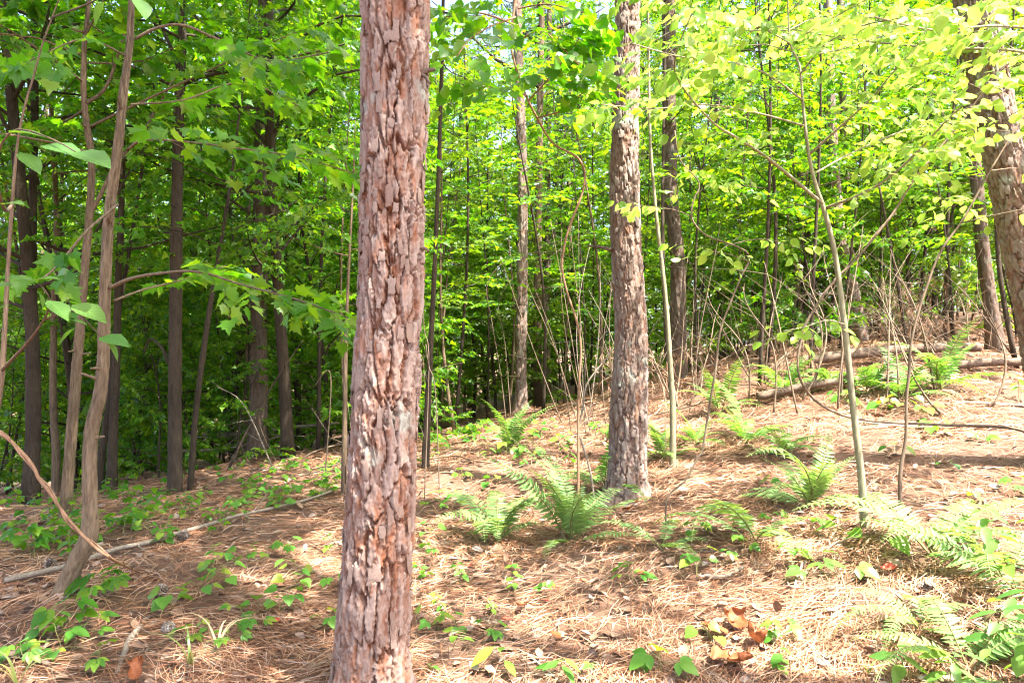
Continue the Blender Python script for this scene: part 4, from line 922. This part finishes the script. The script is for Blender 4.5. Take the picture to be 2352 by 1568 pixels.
stick([GY(u_, 8.0)+[0, 0, .10] for u_ in (1740, 1860, 1971, 2080)], .045, .038, 'lower of two dark fallen logs below the dead brush', 'fallen_log', 'log', 'log', sides=14, rough=.1, n=26, seed=12, twigs=3)
stick([GY(u_, 8.4)+[0, 0, .10] for u_ in (2190, 2280, 2390)], .05, .045, 'weathered log beside the leaning pine at the right edge', 'fallen_log', 'log', 'log', sides=14, rough=.1, n=20, seed=13)
stick(lie([(2185, 928), (2270, 932), (2380, 938)], .02), .014, .012, 'straight pale pole on sunlit needles near the right edge', 'fallen_pole', seed=14)
stick(lie([(1955, 972), (2060, 983), (2160, 986), (2267, 981), (2380, 990)], .02), .017, .012, 'long pale pole lying behind the green-stemmed sapling', 'fallen_pole', seed=15, twigs=3)
stick(lie([(950, 1068), (1045, 1057), (1077, 1066), (1135, 1075)], .05), .012, .006, 'brown arched stick right of the nearest trunk', mat='vine', seed=16, twigs=4)
stick(lie([(950, 1080), (1010, 1058), (1056, 1040), (1110, 1008)], .03), .008, .004, 'thin pale stick crossing the arched stick', seed=17, twigs=5)
stick(lie([(1195, 1497), (1240, 1530), (1290, 1575)], .01), .006, .004, 'thin white stick at the bottom centre', seed=18, twigs=1)
stick(lie([(1619, 1330), (1662, 1333), (1711, 1308)], .02), .012, .010, 'short pale root below the lone fern frond', mat='dead', seed=19)
stick(lie([(2045, 1260), (2089, 1246), (2135, 1250)], .02), .012, .010, 'dark curved root right of the green-stemmed sapling', mat='log', seed=20)
stick(lie([(1840, 1305), (1893, 1268), (1935, 1258)], .02), .010, .007, 'grey forked stick in front of the green-stemmed sapling', seed=21, twigs=1)
stick(lie([(1790, 1420), (1815, 1401), (1829, 1340), (1842, 1305)], .02), .007, .005, 'thin pale stick running toward the orange leaves', seed=22)
stick(lie([(2065, 1205), (2110, 1180), (2180, 1172)], .02), .008, .006, 'short grey stick by the fern beyond the sapling', seed=23)
stick(lie([(1600, 1150), (1660, 1120), (1740, 1110), (1790, 1085)], .015), .006, .004, 'thin brown stick between ferns and second scaly pine', mat='twig', seed=24, twigs=2)
stick(lie([(600, 1540), (700, 1500), (790, 1470)], .01), .005, .003, 'thin stick pointing at the foot of the nearest trunk', mat='twig', seed=25)
stick(lie([(1090, 1380), (1140, 1362), (1200, 1352)], .012), .010, .007, 'short brown stick under the fern by the nearest trunk', mat='log', seed=26)
stick(lie([(930, 1290), (1010, 1275), (1080, 1290)], .012), .006, .004, 'small twig between nearest trunk and drooping fern', mat='twig', seed=27)
stick(hang([(1369, 1150), (1355, 1080), (1334, 1009), (1328, 989), (1339, 935), (1348, 882), (1391, 825), (1408, 800)], 5.9), .010, .006, 'zigzag whitish dead stem left of the second scaly pine', 'zigzag_stem', 'dead', 'stem', twigs=3, seed=28, n=40)
# canes in the middle
g = rs(500); cs = []
for k in range(12):
    x = g.uniform(1270, 1425); b = G(x, g.uniform(955, 1010)); Y = b[1]; L = g.uniform(1.5, 2.6); dx = g.normal(-.12, .22)
    s = np.linspace(0, 1, 6)[:, None]; pts = b+np.array([dx*L, g.normal(0, .2), L])*s+np.array([g.normal(0, .12), 0, 0])*np.sin(s*3.1)
    cs.append(stick(pts, g.uniform(.005, .009), .003, '', 'bare_cane', 'twig' if k % 3 else 'dead', 'stem', 'bare canes left of the second scaly pine', 6, 2, 510+k, .03, tl=.35))
rank(cs, 'thin bare cane left of the second scaly pine, {}')
cs = []
for k, pp in enumerate([[(1165, 970), (1150, 860), (1130, 740), (1120, 650), (1180, 590), (1300, 575)], [(1175, 925), (1160, 790), (1145, 700), (1175, 640), (1205, 620)], [(1325, 930), (1285, 830), (1250, 740), (1215, 660), (1190, 560)], [(975, 900), (985, 830), (975, 760), (970, 690)], [(1010, 990), (1000, 900), (985, 840), (978, 790)], [(745, 960), (760, 900), (752, 850), (720, 890)]]):
    cs.append(stick(hang(pp, [9.5, 9.8, 9.0, 6.5, 6.6, 7.0][k]), .007, .003, '', 'arching_stem', 'twig', 'stem', 'dead arching stems around the slender pale pine', 6, 3, 540+k, .04, n=36))
rank(cs, 'pale dead stem arching over in the open wood, {}')
# dead brush hung with brown needles
def brush(b, L, az, el, seed, label, group, hangn=60, tw=9, cv=.5):
    g = rs(seed); d = np.array([math.cos(az)*math.cos(el), math.sin(az)*math.cos(el), math.sin(el)]); s = np.linspace(0, 1, 12)[:, None]
    line = b+d*L*s-UP*L*cv*s**2+norm(g.normal(0, 1, 3))*L*.08*np.sin(s*5); line[:, 2] = np.maximum(line[:, 2], ground_h(line[:, 0], line[:, 1])+.02)
    root = stick(line, .011, .003, label, 'dead_branch', 'twig', 'branch', group, 6, tw, seed, .06, 26, tl=L*.38)
    if hangn:
        i = g.integers(2, 12, hangn); p = line[i]+g.normal(0, .07, (hangn, 3)); dd = norm(np.array([0, 0, -1.])+g.normal(0, .4, (hangn, 3)))
        tv = (np.array([(-.012, 0, 0), (.012, 0, 0), (0, 1, 0)]), np.array([(0, 1, 2)])); n5 = 5
        P5 = np.repeat(p, n5, 0); D5 = norm(np.repeat(dd, n5, 0)+g.normal(0, .16, (hangn*n5, 3)))
        v, t = scatter(tv, P5, D5, norm(g.normal(0, 1, (hangn*n5, 3))), g.uniform(.12, .2, hangn*n5))
        c = obj('needle_tufts', make_mesh('needle_tufts', v-line[0], t, mats=[M['needles']]), root); c['kind'] = 'stuff'
    return root
g = rs(600); A = []; B = []
for k in range(15):
    u, v_ = g.uniform(1490, 1800), g.uniform(8.2, 10.5); b = GY(u, v_); A.append(brush(b+[0, 0, g.uniform(.0, .15)], g.uniform(.9, 1.7), g.uniform(-.6, 3.7), g.uniform(.2, 1.1), 610+k, '', 'dead brush behind the ferns', 40, 8))
for k in range(17):
    u, v_ = g.uniform(2030, 2370), g.uniform(8.6, 10.5); b = GY(u, v_); B.append(brush(b+[0, 0, g.uniform(0, .2)], g.uniform(1.0, 2.2), g.uniform(.9, 3.6), g.uniform(.5, 1.25), 650+k, '', 'dead brush by the leaning pine', 22, 10, .35))
rank(A, 'dead branch with brown needles behind the ferns, {}')
rank(B, 'tangled dead branch beside the leaning pine, {}')
Cc = []
for k in range(22):
    u, v_ = g.uniform(1480, 2300), g.uniform(870, 960); b = G(u, v_); Cc.append(brush(b, g.uniform(1.3, 2.4), g.uniform(.3, 2.8), g.uniform(1.0, 1.45), 690+k, '', 'thin dead stems among the ferns', 0, 7, .12))
rank(Cc, 'thin upright dead stem among the ferns on the slope, {}')
Dd = []
for k in range(12):
    u, v_ = g.uniform(20, 780), g.uniform(1040, 1110); b = G(u, v_)+[0, 0, .03]; Dd.append(brush(b, g.uniform(.9, 1.9), g.uniform(-.4, 3.5), g.uniform(.05, .45), 720+k, '', 'dead twigs strewn in the shade', 0, 9, .25))
rank(Dd, 'grey dead branch strewn in the shade on the left, {}')

# ------------------------------------------------------------------ ferns
def frond_mesh(e0, e1, mat, seed, n=25):
    g = rs(seed); s = np.linspace(0, 1, 24); a = R(e0)+(R(e1)-R(e0))*s**1.1; ds = 1/23
    y = np.concatenate([[0], np.cumsum(np.cos(a)[:-1]*ds)]); z = np.concatenate([[0], np.cumsum(np.sin(a)[:-1]*ds)])
    bend = g.uniform(-.12, .12); line = np.stack([bend*s**2, y, z], 1)
    mb = MB(); tube(mb, line, .008*(1-.8*s), 4, cap=False)
    rv = np.concatenate(mb.v); rq = np.concatenate(mb.q)
    t = np.linspace(.16, .985, n); i = np.minimum((t*23).astype(int), 22); f = (t*23-i)[:, None]
    p = line[i]*(1-f)+line[i+1]*f; tg = norm(line[i+1]-line[i]); side = np.array([1., 0, 0]); nn = norm(np.cross(side, tg)); nn = nn*np.sign(nn[:, 2:3]+1e-6)
    ln = .135*np.minimum(1, (t-.05)/.2)*np.clip((1.02-t)/.55, .05, 1)**.75
    Ps, Ds, Ns, Ss = [], [], [], []
    for sg in (1, -1):
        Ps.append(p); Ds.append(norm(side*sg+tg*.28-nn*g.uniform(-.05, .22, (n, 1))+g.normal(0, .06, (n, 3)))); Ns.append(norm(nn+g.normal(0, .16, (n, 3)))); Ss.append(ln*g.uniform(.9, 1.1, n))
    tv = (np.array([(0, 0, 0), (.105, .12, .02), (.10, .55, .0), (0, 1, -.1), (-.095, .55, 0), (-.10, .12, .02)]), np.array([(0, 1, 2), (0, 2, 3), (0, 3, 4), (0, 4, 5)]))
    v, tt = scatter(tv, np.concatenate(Ps), np.concatenate(Ds), np.concatenate(Ns), np.concatenate(Ss))
    return make_mesh('frond', np.vstack([v, rv]), tt, rq+len(v), [mat, M['rachis']], mat_idx=np.concatenate([np.zeros(len(tt)), np.ones(len(rq))]))
FR = {m: [frond_mesh(a, b, M[m], 30+i) for i, (a, b) in enumerate([(74, -30), (60, -42), (48, -22), (80, 18), (34, -38), (66, -65)])] for m in ('fern', 'fern_sun', 'straw')}
def fern(px, py, n, L, mat, seed, label, az=None, kinds=None):
    g = rs(seed); b = G(px, py); root = thing('fern', label, 'fern', b, group='sword ferns')
    for k in range(n):
        a = (k+g.uniform(-.3, .3))/n*2*math.pi if az is None else g.uniform(*az)
        kk = int(g.integers(6)) if kinds is None else int(g.choice(kinds))
        o = obj('frond', FR[mat][kk], root, (g.normal(0, .012), g.normal(0, .012), -.01), (g.uniform(-.2, .15), g.uniform(-.3, .3), a), L*g.uniform(.65, 1.2)*np.array([g.uniform(.8, 1.2), 1, g.uniform(.75, 1.15)]))
    if n > 6:
        for k in range(2): obj('frond', FR['straw'][4], root, (0, 0, -.01), (g.uniform(-.35, -.1), g.uniform(-.4, .4), g.uniform(0, 6.3)), L*g.uniform(.4, .7)*np.array([.7, 1, .8]))
    return root
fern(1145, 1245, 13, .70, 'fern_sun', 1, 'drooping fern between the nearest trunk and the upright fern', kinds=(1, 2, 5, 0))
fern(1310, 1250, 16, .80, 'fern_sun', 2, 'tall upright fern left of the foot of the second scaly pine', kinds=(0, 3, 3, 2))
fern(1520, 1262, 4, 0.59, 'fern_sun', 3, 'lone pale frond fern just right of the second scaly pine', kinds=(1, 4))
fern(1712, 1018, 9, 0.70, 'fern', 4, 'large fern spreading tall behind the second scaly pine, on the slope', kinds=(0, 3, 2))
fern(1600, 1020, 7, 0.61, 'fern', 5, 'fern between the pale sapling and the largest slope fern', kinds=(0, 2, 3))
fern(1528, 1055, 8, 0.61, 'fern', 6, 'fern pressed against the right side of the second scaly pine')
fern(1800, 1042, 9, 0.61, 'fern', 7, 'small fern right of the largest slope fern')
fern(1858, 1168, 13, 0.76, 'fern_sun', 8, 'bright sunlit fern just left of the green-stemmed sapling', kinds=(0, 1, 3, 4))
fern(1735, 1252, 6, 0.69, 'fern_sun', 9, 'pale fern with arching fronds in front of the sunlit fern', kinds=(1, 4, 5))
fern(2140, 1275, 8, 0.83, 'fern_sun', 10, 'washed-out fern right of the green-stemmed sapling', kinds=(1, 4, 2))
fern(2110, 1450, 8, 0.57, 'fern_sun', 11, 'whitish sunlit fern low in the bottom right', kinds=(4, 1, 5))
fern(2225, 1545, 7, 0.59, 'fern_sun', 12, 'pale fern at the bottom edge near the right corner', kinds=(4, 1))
fern(1995, 905, 10, 0.68, 'fern', 13, 'fern under the dark logs behind the sapling')
fern(2075, 915, 11, 0.75, 'fern', 14, 'fern under the dark logs between the two thin stems')
fern(2160, 893, 11, 0.81, 'fern', 15, 'fern nearest the leaning pine on the slope', kinds=(0, 3, 2))
fern(1905, 890, 9, 0.68, 'fern', 16, 'fern in shade left of the sapling below the logs')
fern(1800, 905, 9, 0.68, 'fern', 17, 'dark fern under the left end of the lower log')
fern(1170, 1040, 8, 0.68, 'fern', 18, 'shaded fern in the middle between the two big pines', kinds=(0, 3, 2))
fern(1385, 1120, 9, 0.75, 'fern', 20, 'dark fern tucked against the left foot of the second scaly pine')
fern(1650, 950, 8, 0.68, 'fern', 23, 'shaded fern before the dead brush bank')
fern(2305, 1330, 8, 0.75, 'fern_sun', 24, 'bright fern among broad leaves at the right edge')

# ------------------------------------------------------------------ seedlings on the needles
def seedling(px, py, kind, h, nl, size, mat, seed, label='', group=''):
    g = rs(seed); b = G(px, py)
    nm = {'creeper': 'creeper_seedling', 'grape': 'grape_seedling', 'three': 'three_leaf_seedling', 'leafy': 'leafy_seedling', 'broad': 'broadleaf_seedling'}[kind]
    tpl = {'creeper': PALM5, 'grape': HEART, 'three': PALM3, 'leafy': OVATE, 'broad': NARROW}[kind]
    root = thing(nm, label, 'plant', b, group=group); mb = MB(); me = leaf_mesh(tpl, mat)
    lean = g.normal(0, .5, 2)*h; s = np.linspace(0, 1, 6)[:, None]
    line = np.hstack([lean[0]*s**1.5, lean[1]*s**1.5, h*s-.01]); tube(mb, line, .0028*(1-.5*s[:, 0]), 4)
    a = g.uniform(0, 6.3)
    for k in range(nl):
        t = .35+.65*(k+1)/nl if nl > 1 else 1; i = min(int(t*5), 4); p = line[i]*(1-(t*5-i))+line[i+1]*(t*5-i)
        a += 2.4+g.uniform(-.4, .4) if kind != 'leafy' else math.pi*(.5 if k % 2 else 1)+g.uniform(-.2, .2)
        pl = size*g.uniform(.5, 1.1) if kind in ('creeper', 'grape', 'three') else size*.12
        d = np.array([math.cos(a), math.sin(a), g.uniform(.1, .6)]); e = p+norm(d)*pl
        tube(mb, np.array([p, (p+e)/2+[0, 0, .005], e]), .0016, 3, cap=False)
        D = norm(np.array([math.cos(a), math.sin(a), g.uniform(-.55, .05)])); N = norm(np.array([g.normal(0, .25), g.normal(-.25, .25), 1.0]))
        put_leaf(root, me, e, D, N, size*g.uniform(.7, 1.15))
    obj('stem', mb.mesh('stem', [M['stem']]), root)
    return root
ZS = {}
def sd(zone, *a):
    ZS.setdefault(zone, []).append(seedling(*a))
k = 1000
for x, y, kind, h, nl, s in [(640, 1410, 'grape', .16, 7, .075), (600, 1405, 'grape', .10, 4, .07), (690, 1355, 'grape', .12, 5, .07), (515, 1350, 'grape', .12, 5, .07), (400, 1405, 'grape', .10, 5, .08), (455, 1370, 'grape', .12, 5, .075), (545, 1480, 'creeper', .08, 4, .07),
                         (600, 1450, 'creeper', .1, 4, .07), (740, 1450, 'three', .08, 3, .07), (490, 1465, 'leafy', .1, 6, .05), (575, 1300, 'creeper', .12, 4, .07), (505, 1310, 'creeper', .14, 5, .075), (480, 1335, 'grape', .12, 5, .07), (680, 1275, 'creeper', .12, 4, .075),
                         (700, 1320, 'grape', .1, 3, .07), (620, 1290, 'three', .1, 3, .06), (755, 1345, 'creeper', .08, 3, .07), (745, 1290, 'grape', .14, 4, .07), (560, 1420, 'three', .06, 3, .06), (410, 1470, 'creeper', .06, 3, .07)]:
    k += 1; sd('in front of the long fallen pole', x, y, kind, h, nl, s, 'leaf_seed', k)
for x, y, kind, h, nl, s in [(185, 1400, 'creeper', .16, 6, .10), (160, 1440, 'three', .12, 4, .09), (70, 1475, 'leafy', .14, 8, .08), (145, 1505, 'three', .12, 5, .09), (110, 1520, 'leafy', .1, 6, .08), (60, 1540, 'creeper', .1, 4, .08), (225, 1370, 'creeper', .12, 4, .08), (190, 1480, 'three', .1, 4, .08), (235, 1535, 'creeper', .08, 3, .07)]:
    k += 1; sd('around the foot of the crooked tree', x, y, kind, h, nl, s, 'leaf_near' if y < 1450 else 'leaf_seed', k)
for x, y, kind, h, nl, s in [(1000, 1345, 'leafy', .14, 9, .055), (1070, 1350, 'leafy', .16, 10, .055), (1180, 1370, 'leafy', .16, 10, .05), (1230, 1365, 'leafy', .15, 10, .05), (1030, 1410, 'leafy', .12, 7, .05), (1010, 1450, 'three', .10, 4, .07), (1050, 1455, 'three', .09, 3, .07), (1040, 1490, 'grape', .08, 3, .06), (1140, 1460, 'creeper', .09, 3, .08),
                         (1000, 1180, 'three', .12, 4, .08), (1040, 1175, 'grape', .14, 5, .08), (985, 1240, 'grape', .1, 4, .07), (970, 1275, 'three', .08, 3, .07), (1170, 1548, 'broad', .12, 3, .12), (1285, 1550, 'broad', .12, 5, .11), (1010, 1545, 'leafy', .06, 4, .05), (1100, 1250, 'three', .1, 3, .06), (1130, 1410, 'leafy', .08, 5, .045), (1360, 1545, 'three', .05, 2, .05), (1060, 1105, 'creeper', .1, 4, .08), (1110, 1120, 'grape', .1, 4, .08)]:
    k += 1; sd('between nearest trunk and upright fern', x, y, kind, h, nl, s, 'leaf_seed', k)
for x, y, kind, h, nl, s in [(1460, 1350, 'three', .09, 3, .09), (1440, 1320, 'grape', .08, 3, .06), (1600, 1330, 'grape', .14, 6, .07), (1570, 1300, 'leafy', .1, 6, .05), (1660, 1290, 'three', .08, 3, .06), (1705, 1280, 'three', .1, 3, .07), (1760, 1200, 'creeper', .1, 4, .06), (1820, 1290, 'grape', .08, 3, .08), (1645, 1490, 'grape', .1, 4, .07), (1690, 1215, 'creeper', .08, 3, .06),
                         (1765, 1470, 'three', .1, 4, .07), (1775, 1500, 'leafy', .14, 8, .05), (1770, 1545, 'leafy', .12, 8, .06), (1520, 1555, 'three', .08, 4, .10), (1890, 1215, 'grape', .10, 3, .09), (1945, 1245, 'grape', .10, 4, .095), (2020, 1275, 'grape', .12, 3, .13), (1850, 1330, 'three', .10, 3, .09), (1915, 1330, 'three', .1, 3, .10), (1780, 1120, 'creeper', .12, 4, .06), (1585, 1240, 'creeper', .1, 4, .07)]:
    k += 1; sd('on sunlit needles before the sapling', x, y, kind, h, nl, s, 'leaf_seed', k)
for x, y, kind, h, nl, s in [(2300, 1300, 'broad', .30, 10, .13), (2345, 1390, 'broad', .34, 11, .13), (2250, 1440, 'broad', .28, 9, .13), (2335, 1500, 'broad', .30, 10, .13), (2260, 1560, 'broad', .22, 9, .13), (2080, 1555, 'broad', .14, 5, .13), (2180, 1580, 'broad', .16, 7, .12), (2350, 1240, 'broad', .3, 9, .12), (2350, 1580, 'leafy', .25, 10, .10), (2330, 1130, 'creeper', .1, 4, .09), (2230, 1150, 'grape', .06, 3, .06), (2180, 1075, 'grape', .05, 3, .07)]:
    k += 1; sd('in the bottom right corner', x, y, kind, h, nl, s, 'leaf_pale', k)
for x, y, kind, h, nl, s in [(1960, 940, 'grape', .14, 5, .10), (2020, 950, 'grape', .16, 6, .11), (2060, 945, 'grape', .14, 5, .11), (2110, 955, 'grape', .10, 4, .1), (2130, 985, 'grape', .08, 4, .1), (2150, 1000, 'grape', .08, 4, .09), (2340, 915, 'broad', .2, 7, .12), (2060, 1045, 'grape', .08, 3, .09), (2250, 1010, 'three', .06, 3, .09)]:
    k += 1; sd('between thin stems below slope ferns', x, y, kind, h, nl, s, 'leaf_seed', k)
g = rs(900)
for i in range(40):
    x = g.uniform(0, 180) if i % 2 else g.uniform(180, 330); y = g.uniform(1170, 1290) if x < 180 else g.uniform(1120, 1250); k += 1
    sd('in the shaded patch around the crooked tree base' if i % 2 else 'in shade right of the crooked trunk', x, y, ['leafy', 'three', 'creeper', 'leafy'][i % 4], g.uniform(.12, .26), int(g.integers(5, 10)), g.uniform(.06, .09), 'leaf_near', k)
for i in range(78):
    x = g.uniform(330, 790); lo = 1075+max(0, (560-x))*.12; hi = 1290-(x-330)*.33; y = g.uniform(lo, max(lo+20, hi)); k += 1
    sd('behind the long fallen pole, %s' % ('towards dark trunk' if x < 450 else ('middle of the shade' if x < 620 else 'towards nearest trunk')), x, y, ['creeper', 'three', 'leafy', 'grape'][int(g.integers(4))], g.uniform(.06, .18), int(g.integers(3, 7)), g.uniform(.045, .075), 'leaf_seed' if i % 3 else 'leaf_near', k)
for i in range(30):
    x = g.uniform(960, 1420); y = g.uniform(985, 1075); k += 1
    sd('around the foot of the slender pale pine', x, y, ['creeper', 'three', 'leafy', 'grape'][int(g.integers(4))], g.uniform(.08, .2), int(g.integers(3, 7)), g.uniform(.07, .11), 'leaf_seed', k)
for z, rts in ZS.items():
    for r in rts: r['group'] = 'seedlings '+z.split(',')[0]
    rank(rts, 'seedling '+z+', {}')

# grass blades
def grass(px, py, n, L, seed, label, mat='grass'):
    g = rs(seed); b = G(px, py); root = thing('grass_tuft', label, 'grass', b, group='long grass blades')
    for k in range(n):
        a = g.uniform(0, 6.3); d = np.array([math.cos(a), math.sin(a), 0]); s = np.linspace(0, 1, 10)[:, None]; l = L*g.uniform(.6, 1.1)
        c = d*l*(.25*s+.6*s**2.5)+UP*l*(s*1.1-.75*s**2.6*g.uniform(.6, 1.2)); w = .006*(1-s**1.5)+.0008; sd_ = np.cross(d, UP)
        v = np.vstack([c-sd_*w, c+sd_*w]); i = np.arange(9); q = np.stack([i, i+1, i+11, i+10], 1)
        obj('blade', make_mesh('blade', v, quads=q, mats=[M[mat]], smooth=True), root)
grass(436, 1535, 5, .26, 1, 'pale green grass blades in front of the crooked tree')
grass(500, 1500, 5, .34, 2, 'dry straw-coloured grass arching beside the grey stick', 'straw')
grass(40, 1590, 5, .36, 3, 'green grass blades in the bottom left corner')
grass(1995, 1555, 4, .12, 4, 'few short grass blades at the bottom right')

# pine cones and fallen leaves
def cone_mesh():
    g = rs(4); n = 90; i = np.arange(n); t = i/n; a = i*2.39996; r = .33*np.sin(np.pi*np.clip(t*.9+.08, 0, 1))**.8
    Pp = np.stack([r*np.cos(a)*.55, r*np.sin(a)*.55, t-.1], 1); D = np.stack([np.cos(a), np.sin(a), .5+.4*t], 1)
    tv = (np.array([(-.35, 0, 0), (.35, 0, 0), (.45, .8, .05), (0, 1.1, .12), (-.45, .8, .05), (0, .8, -.18)]), np.array([(0, 1, 2), (0, 2, 3), (0, 3, 4), (0, 5, 1), (1, 5, 2), (2, 5, 3), (3, 5, 4), (4, 5, 0)]))
    v, tt = scatter(tv, Pp, D, np.tile(UP, (n, 1)), .24*np.sin(np.pi*np.clip(t*.85+.12, 0, 1))+.05)
    mb = MB(); mb.add(v, tt); tube(mb, np.array([(0, 0, -.1), (0, 0, .4), (0, 0, .85)]), [.1, .2, .05], 8); return mb.mesh('pine_cone', [M['cone']], smooth=False)
CM = cone_mesh()
for i, (x, y, lab) in enumerate([(125, 1302, 'pine cone beside the seedlings left of the crooked tree'), (352, 1370, 'pine cone near the end of the ropy vine'), (392, 1463, 'grey pine cone in front of the grape seedlings'), (432, 1238, 'pine cone against the long fallen pole'), (2110, 1360, 'pale pine cone on sunlit needles by the red leaf')]):
    o = obj('pine_cone', CM, None, G(x, y)+[0, 0, .028], (1.45, .2*i, i*1.9), .085); tag(o, lab, 'pine cone', 'pine cones')
def dead_leaf_mesh(seed, curl, mat):
    """a dried leaf: lobed rim, blade rolled up along its length and buckled"""
    g = rs(seed); nu, nv = 9, 12; V = []
    for j in range(nv):
        t = j/(nv-1); w = .46*math.sin(math.pi*min(1, t*.94+.05))**.7*(1+.22*math.sin(t*17+seed))
        for i in range(nu):
            q = i/(nu-1)*2-1; x = q*w; ang = curl*2.6*q*(.6+.7*t)
            V.append((w*math.sin(ang)/max(.3, curl*2.6)*1.0 if curl > .05 else x, t-.5-.12*abs(q)*math.sin(t*9), w*(1-math.cos(ang))/max(.3, curl*2.6)+.10*math.sin(t*4+seed)+.04*math.sin(q*5+t*8+seed)+g.normal(0, .012)))
    a = (np.arange(nv-1)[:, None]*nu+np.arange(nu-1)[None]).ravel()
    return make_mesh('dead_leaf', np.array(V), quads=np.stack([a, a+1, a+nu+1, a+nu], 1), mats=[mat])
DL = [dead_leaf_mesh(i+1, .18+.16*i, M['orange']) for i in range(4)]; DR = dead_leaf_mesh(8, .2, M['red'])
for i, (x, y, s, me, lab) in enumerate([(1690, 1452, .17, DL[2], 'curled orange dead leaf, uppermost of the orange cluster'), (1640, 1472, .15, DL[1], 'orange dead leaf on the left of the orange cluster'), (1735, 1498, .18, DL[3], 'large folded orange leaf on the right of the cluster'), (1700, 1545, .16, DL[2], 'orange leaf at the bottom of the orange cluster'), (1655, 1530, .12, DL[0], 'small orange leaf under the orange cluster'),
        (315, 1565, .13, DL[3], 'orange dead leaf at the bottom left edge'), (1475, 1338, .09, DL[0], 'flat orange leaf below the second scaly pine'), (1200, 1408, .09, DL[1], 'orange leaf in front of the drooping fern'), (1440, 1182, .10, DL[1], 'upright orange leaf at the foot of the second scaly pine'), (1465, 1165, .08, DL[0], 'small orange leaf touching the second scaly pine'),
        (1275, 1478, .08, DL[0], 'orange leaf fragment at the bottom centre'), (1340, 1350, .06, DL[1], 'tiny orange leaf under the upright fern'), (1165, 1440, .07, DR, 'pinkish red leaf beside a creeper seedling'), (2042, 1325, .10, DR, 'red leaf on sunlit needles right of the sapling'), (1080, 1312, .05, DR, 'small red leaf under the drooping fern'), (635, 1440, .05, DR, 'small red leaf hanging under the grape seedling'), (1255, 1395, .05, DR, 'tiny red leaf among leafy seedlings'), (775, 1545, .08, DL[1], 'orange leaf against the foot of the nearest trunk'), (2180, 1195, .06, DR, 'tiny red leaf far along the sunlit slope')]):
    o = obj('dead_leaf', me, None, G(x, y)+[0, 0, .03+.22*s], (.30+.08*(i % 3), .25*math.sin(i*2.1), i*1.3), s*.85); tag(o, lab, 'leaf', 'fallen leaves')

# ------------------------------------------------------------------ needle litter and dry leaf litter
def litter():
    g = rs(4242); n = 245000
    y = np.exp(g.uniform(math.log(1.7), math.log(14), n)); x = g.uniform(-1, 1, n)*(.80*y+.9)
    fld = 6.3*fbm(x*.8+3, y*.8, 3, 5)*1.6; a = fld+g.normal(0, .75, n); L = g.uniform(.09, .2, n)*(1+.03*y)
    cv = g.normal(0, .25, n); clump = vnoise(x*4, y*4, 6)
    bare = np.clip((fbm(x*1.1+5, y*1.1, 3, 21)-.28)*7, .30, 1); keep = g.random(n) < (.45+.8*clump)*bare; y, x, a, L, cv, clump = (q[keep] for q in (y, x, a, L, cv, clump)); n = len(x)
    w = .0009*(1+.26*y); pts = []
    l0 = g.uniform(.002, .030, n)*(.5+clump); tilt = g.normal(0, .10, n)
    for s in (-.5, 0, .5):
        aa = a+cv*s; px = x+np.cos(aa)*L*s; py = y+np.sin(aa)*L*s
        pz = ground_h(px, py)+np.maximum(.001, l0+tilt*L*s+.008*(1-4*s*s)); pts.append(np.stack([px, py, pz], 1))
    sd_ = np.stack([-np.sin(a), np.cos(a), g.normal(0, .6, n)], 1); sd_ = norm(sd_)*w[:, None]
    v = np.stack([pts[0]-sd_*.6, pts[0]+sd_*.6, pts[1]-sd_, pts[1]+sd_, pts[2]-sd_*.3, pts[2]+sd_*.3], 1).reshape(-1, 3)
    b = np.arange(n)[:, None]*6; q = np.concatenate([b+np.array([[0, 1, 3, 2]]), b+np.array([[2, 3, 5, 4]])])
    tag(obj('needle_litter', make_mesh('needle_litter', v, quads=q, mats=[M['needles']])), 'carpet of fallen brown pine needles over the whole slope', 'needles', kind='stuff')
    n = 3600; y = np.exp(g.uniform(math.log(1.8), math.log(12), n)); x = g.uniform(-1, 1, n)*(.80*y+.9)
    p = np.stack([x, y, ground_h(x, y)+g.uniform(.008, .03, n)], 1); D = norm(g.normal(0, 1, (n, 3))*[1, 1, .18]); N = norm(UP+g.normal(0, .3, (n, 3)))
    v, t = scatter(tpl_ovate(.34, .25, -.2), p, D, N, g.uniform(.03, .085, n))
    tag(obj('leaf_litter', make_mesh('leaf_litter', v, t, mats=[M['litter']])), 'dull brown and grey dry leaves scattered among the needles', 'litter', kind='stuff')
    mb = MB()
    for k in range(1500):
        yy = math.exp(g.uniform(math.log(2.2), math.log(10))); xx = g.uniform(-.75, .75)*yy; a_ = g.uniform(0, 6.3); l_ = g.uniform(.05, .28); s = np.linspace(-.5, .5, 4)
        px = xx+np.cos(a_)*l_*s+g.normal(0, .006, 4); py = yy+np.sin(a_)*l_*s; tube(mb, np.stack([px, py, ground_h(px, py)+.02], 1), g.uniform(.0015, .0045)*np.array([1, .9, .8, .5]), 4)
    tag(obj('twig_litter', mb.mesh('twig_litter', [M['twig']])), 'broken twigs scattered through the needles', 'twigs', kind='stuff')
litter()
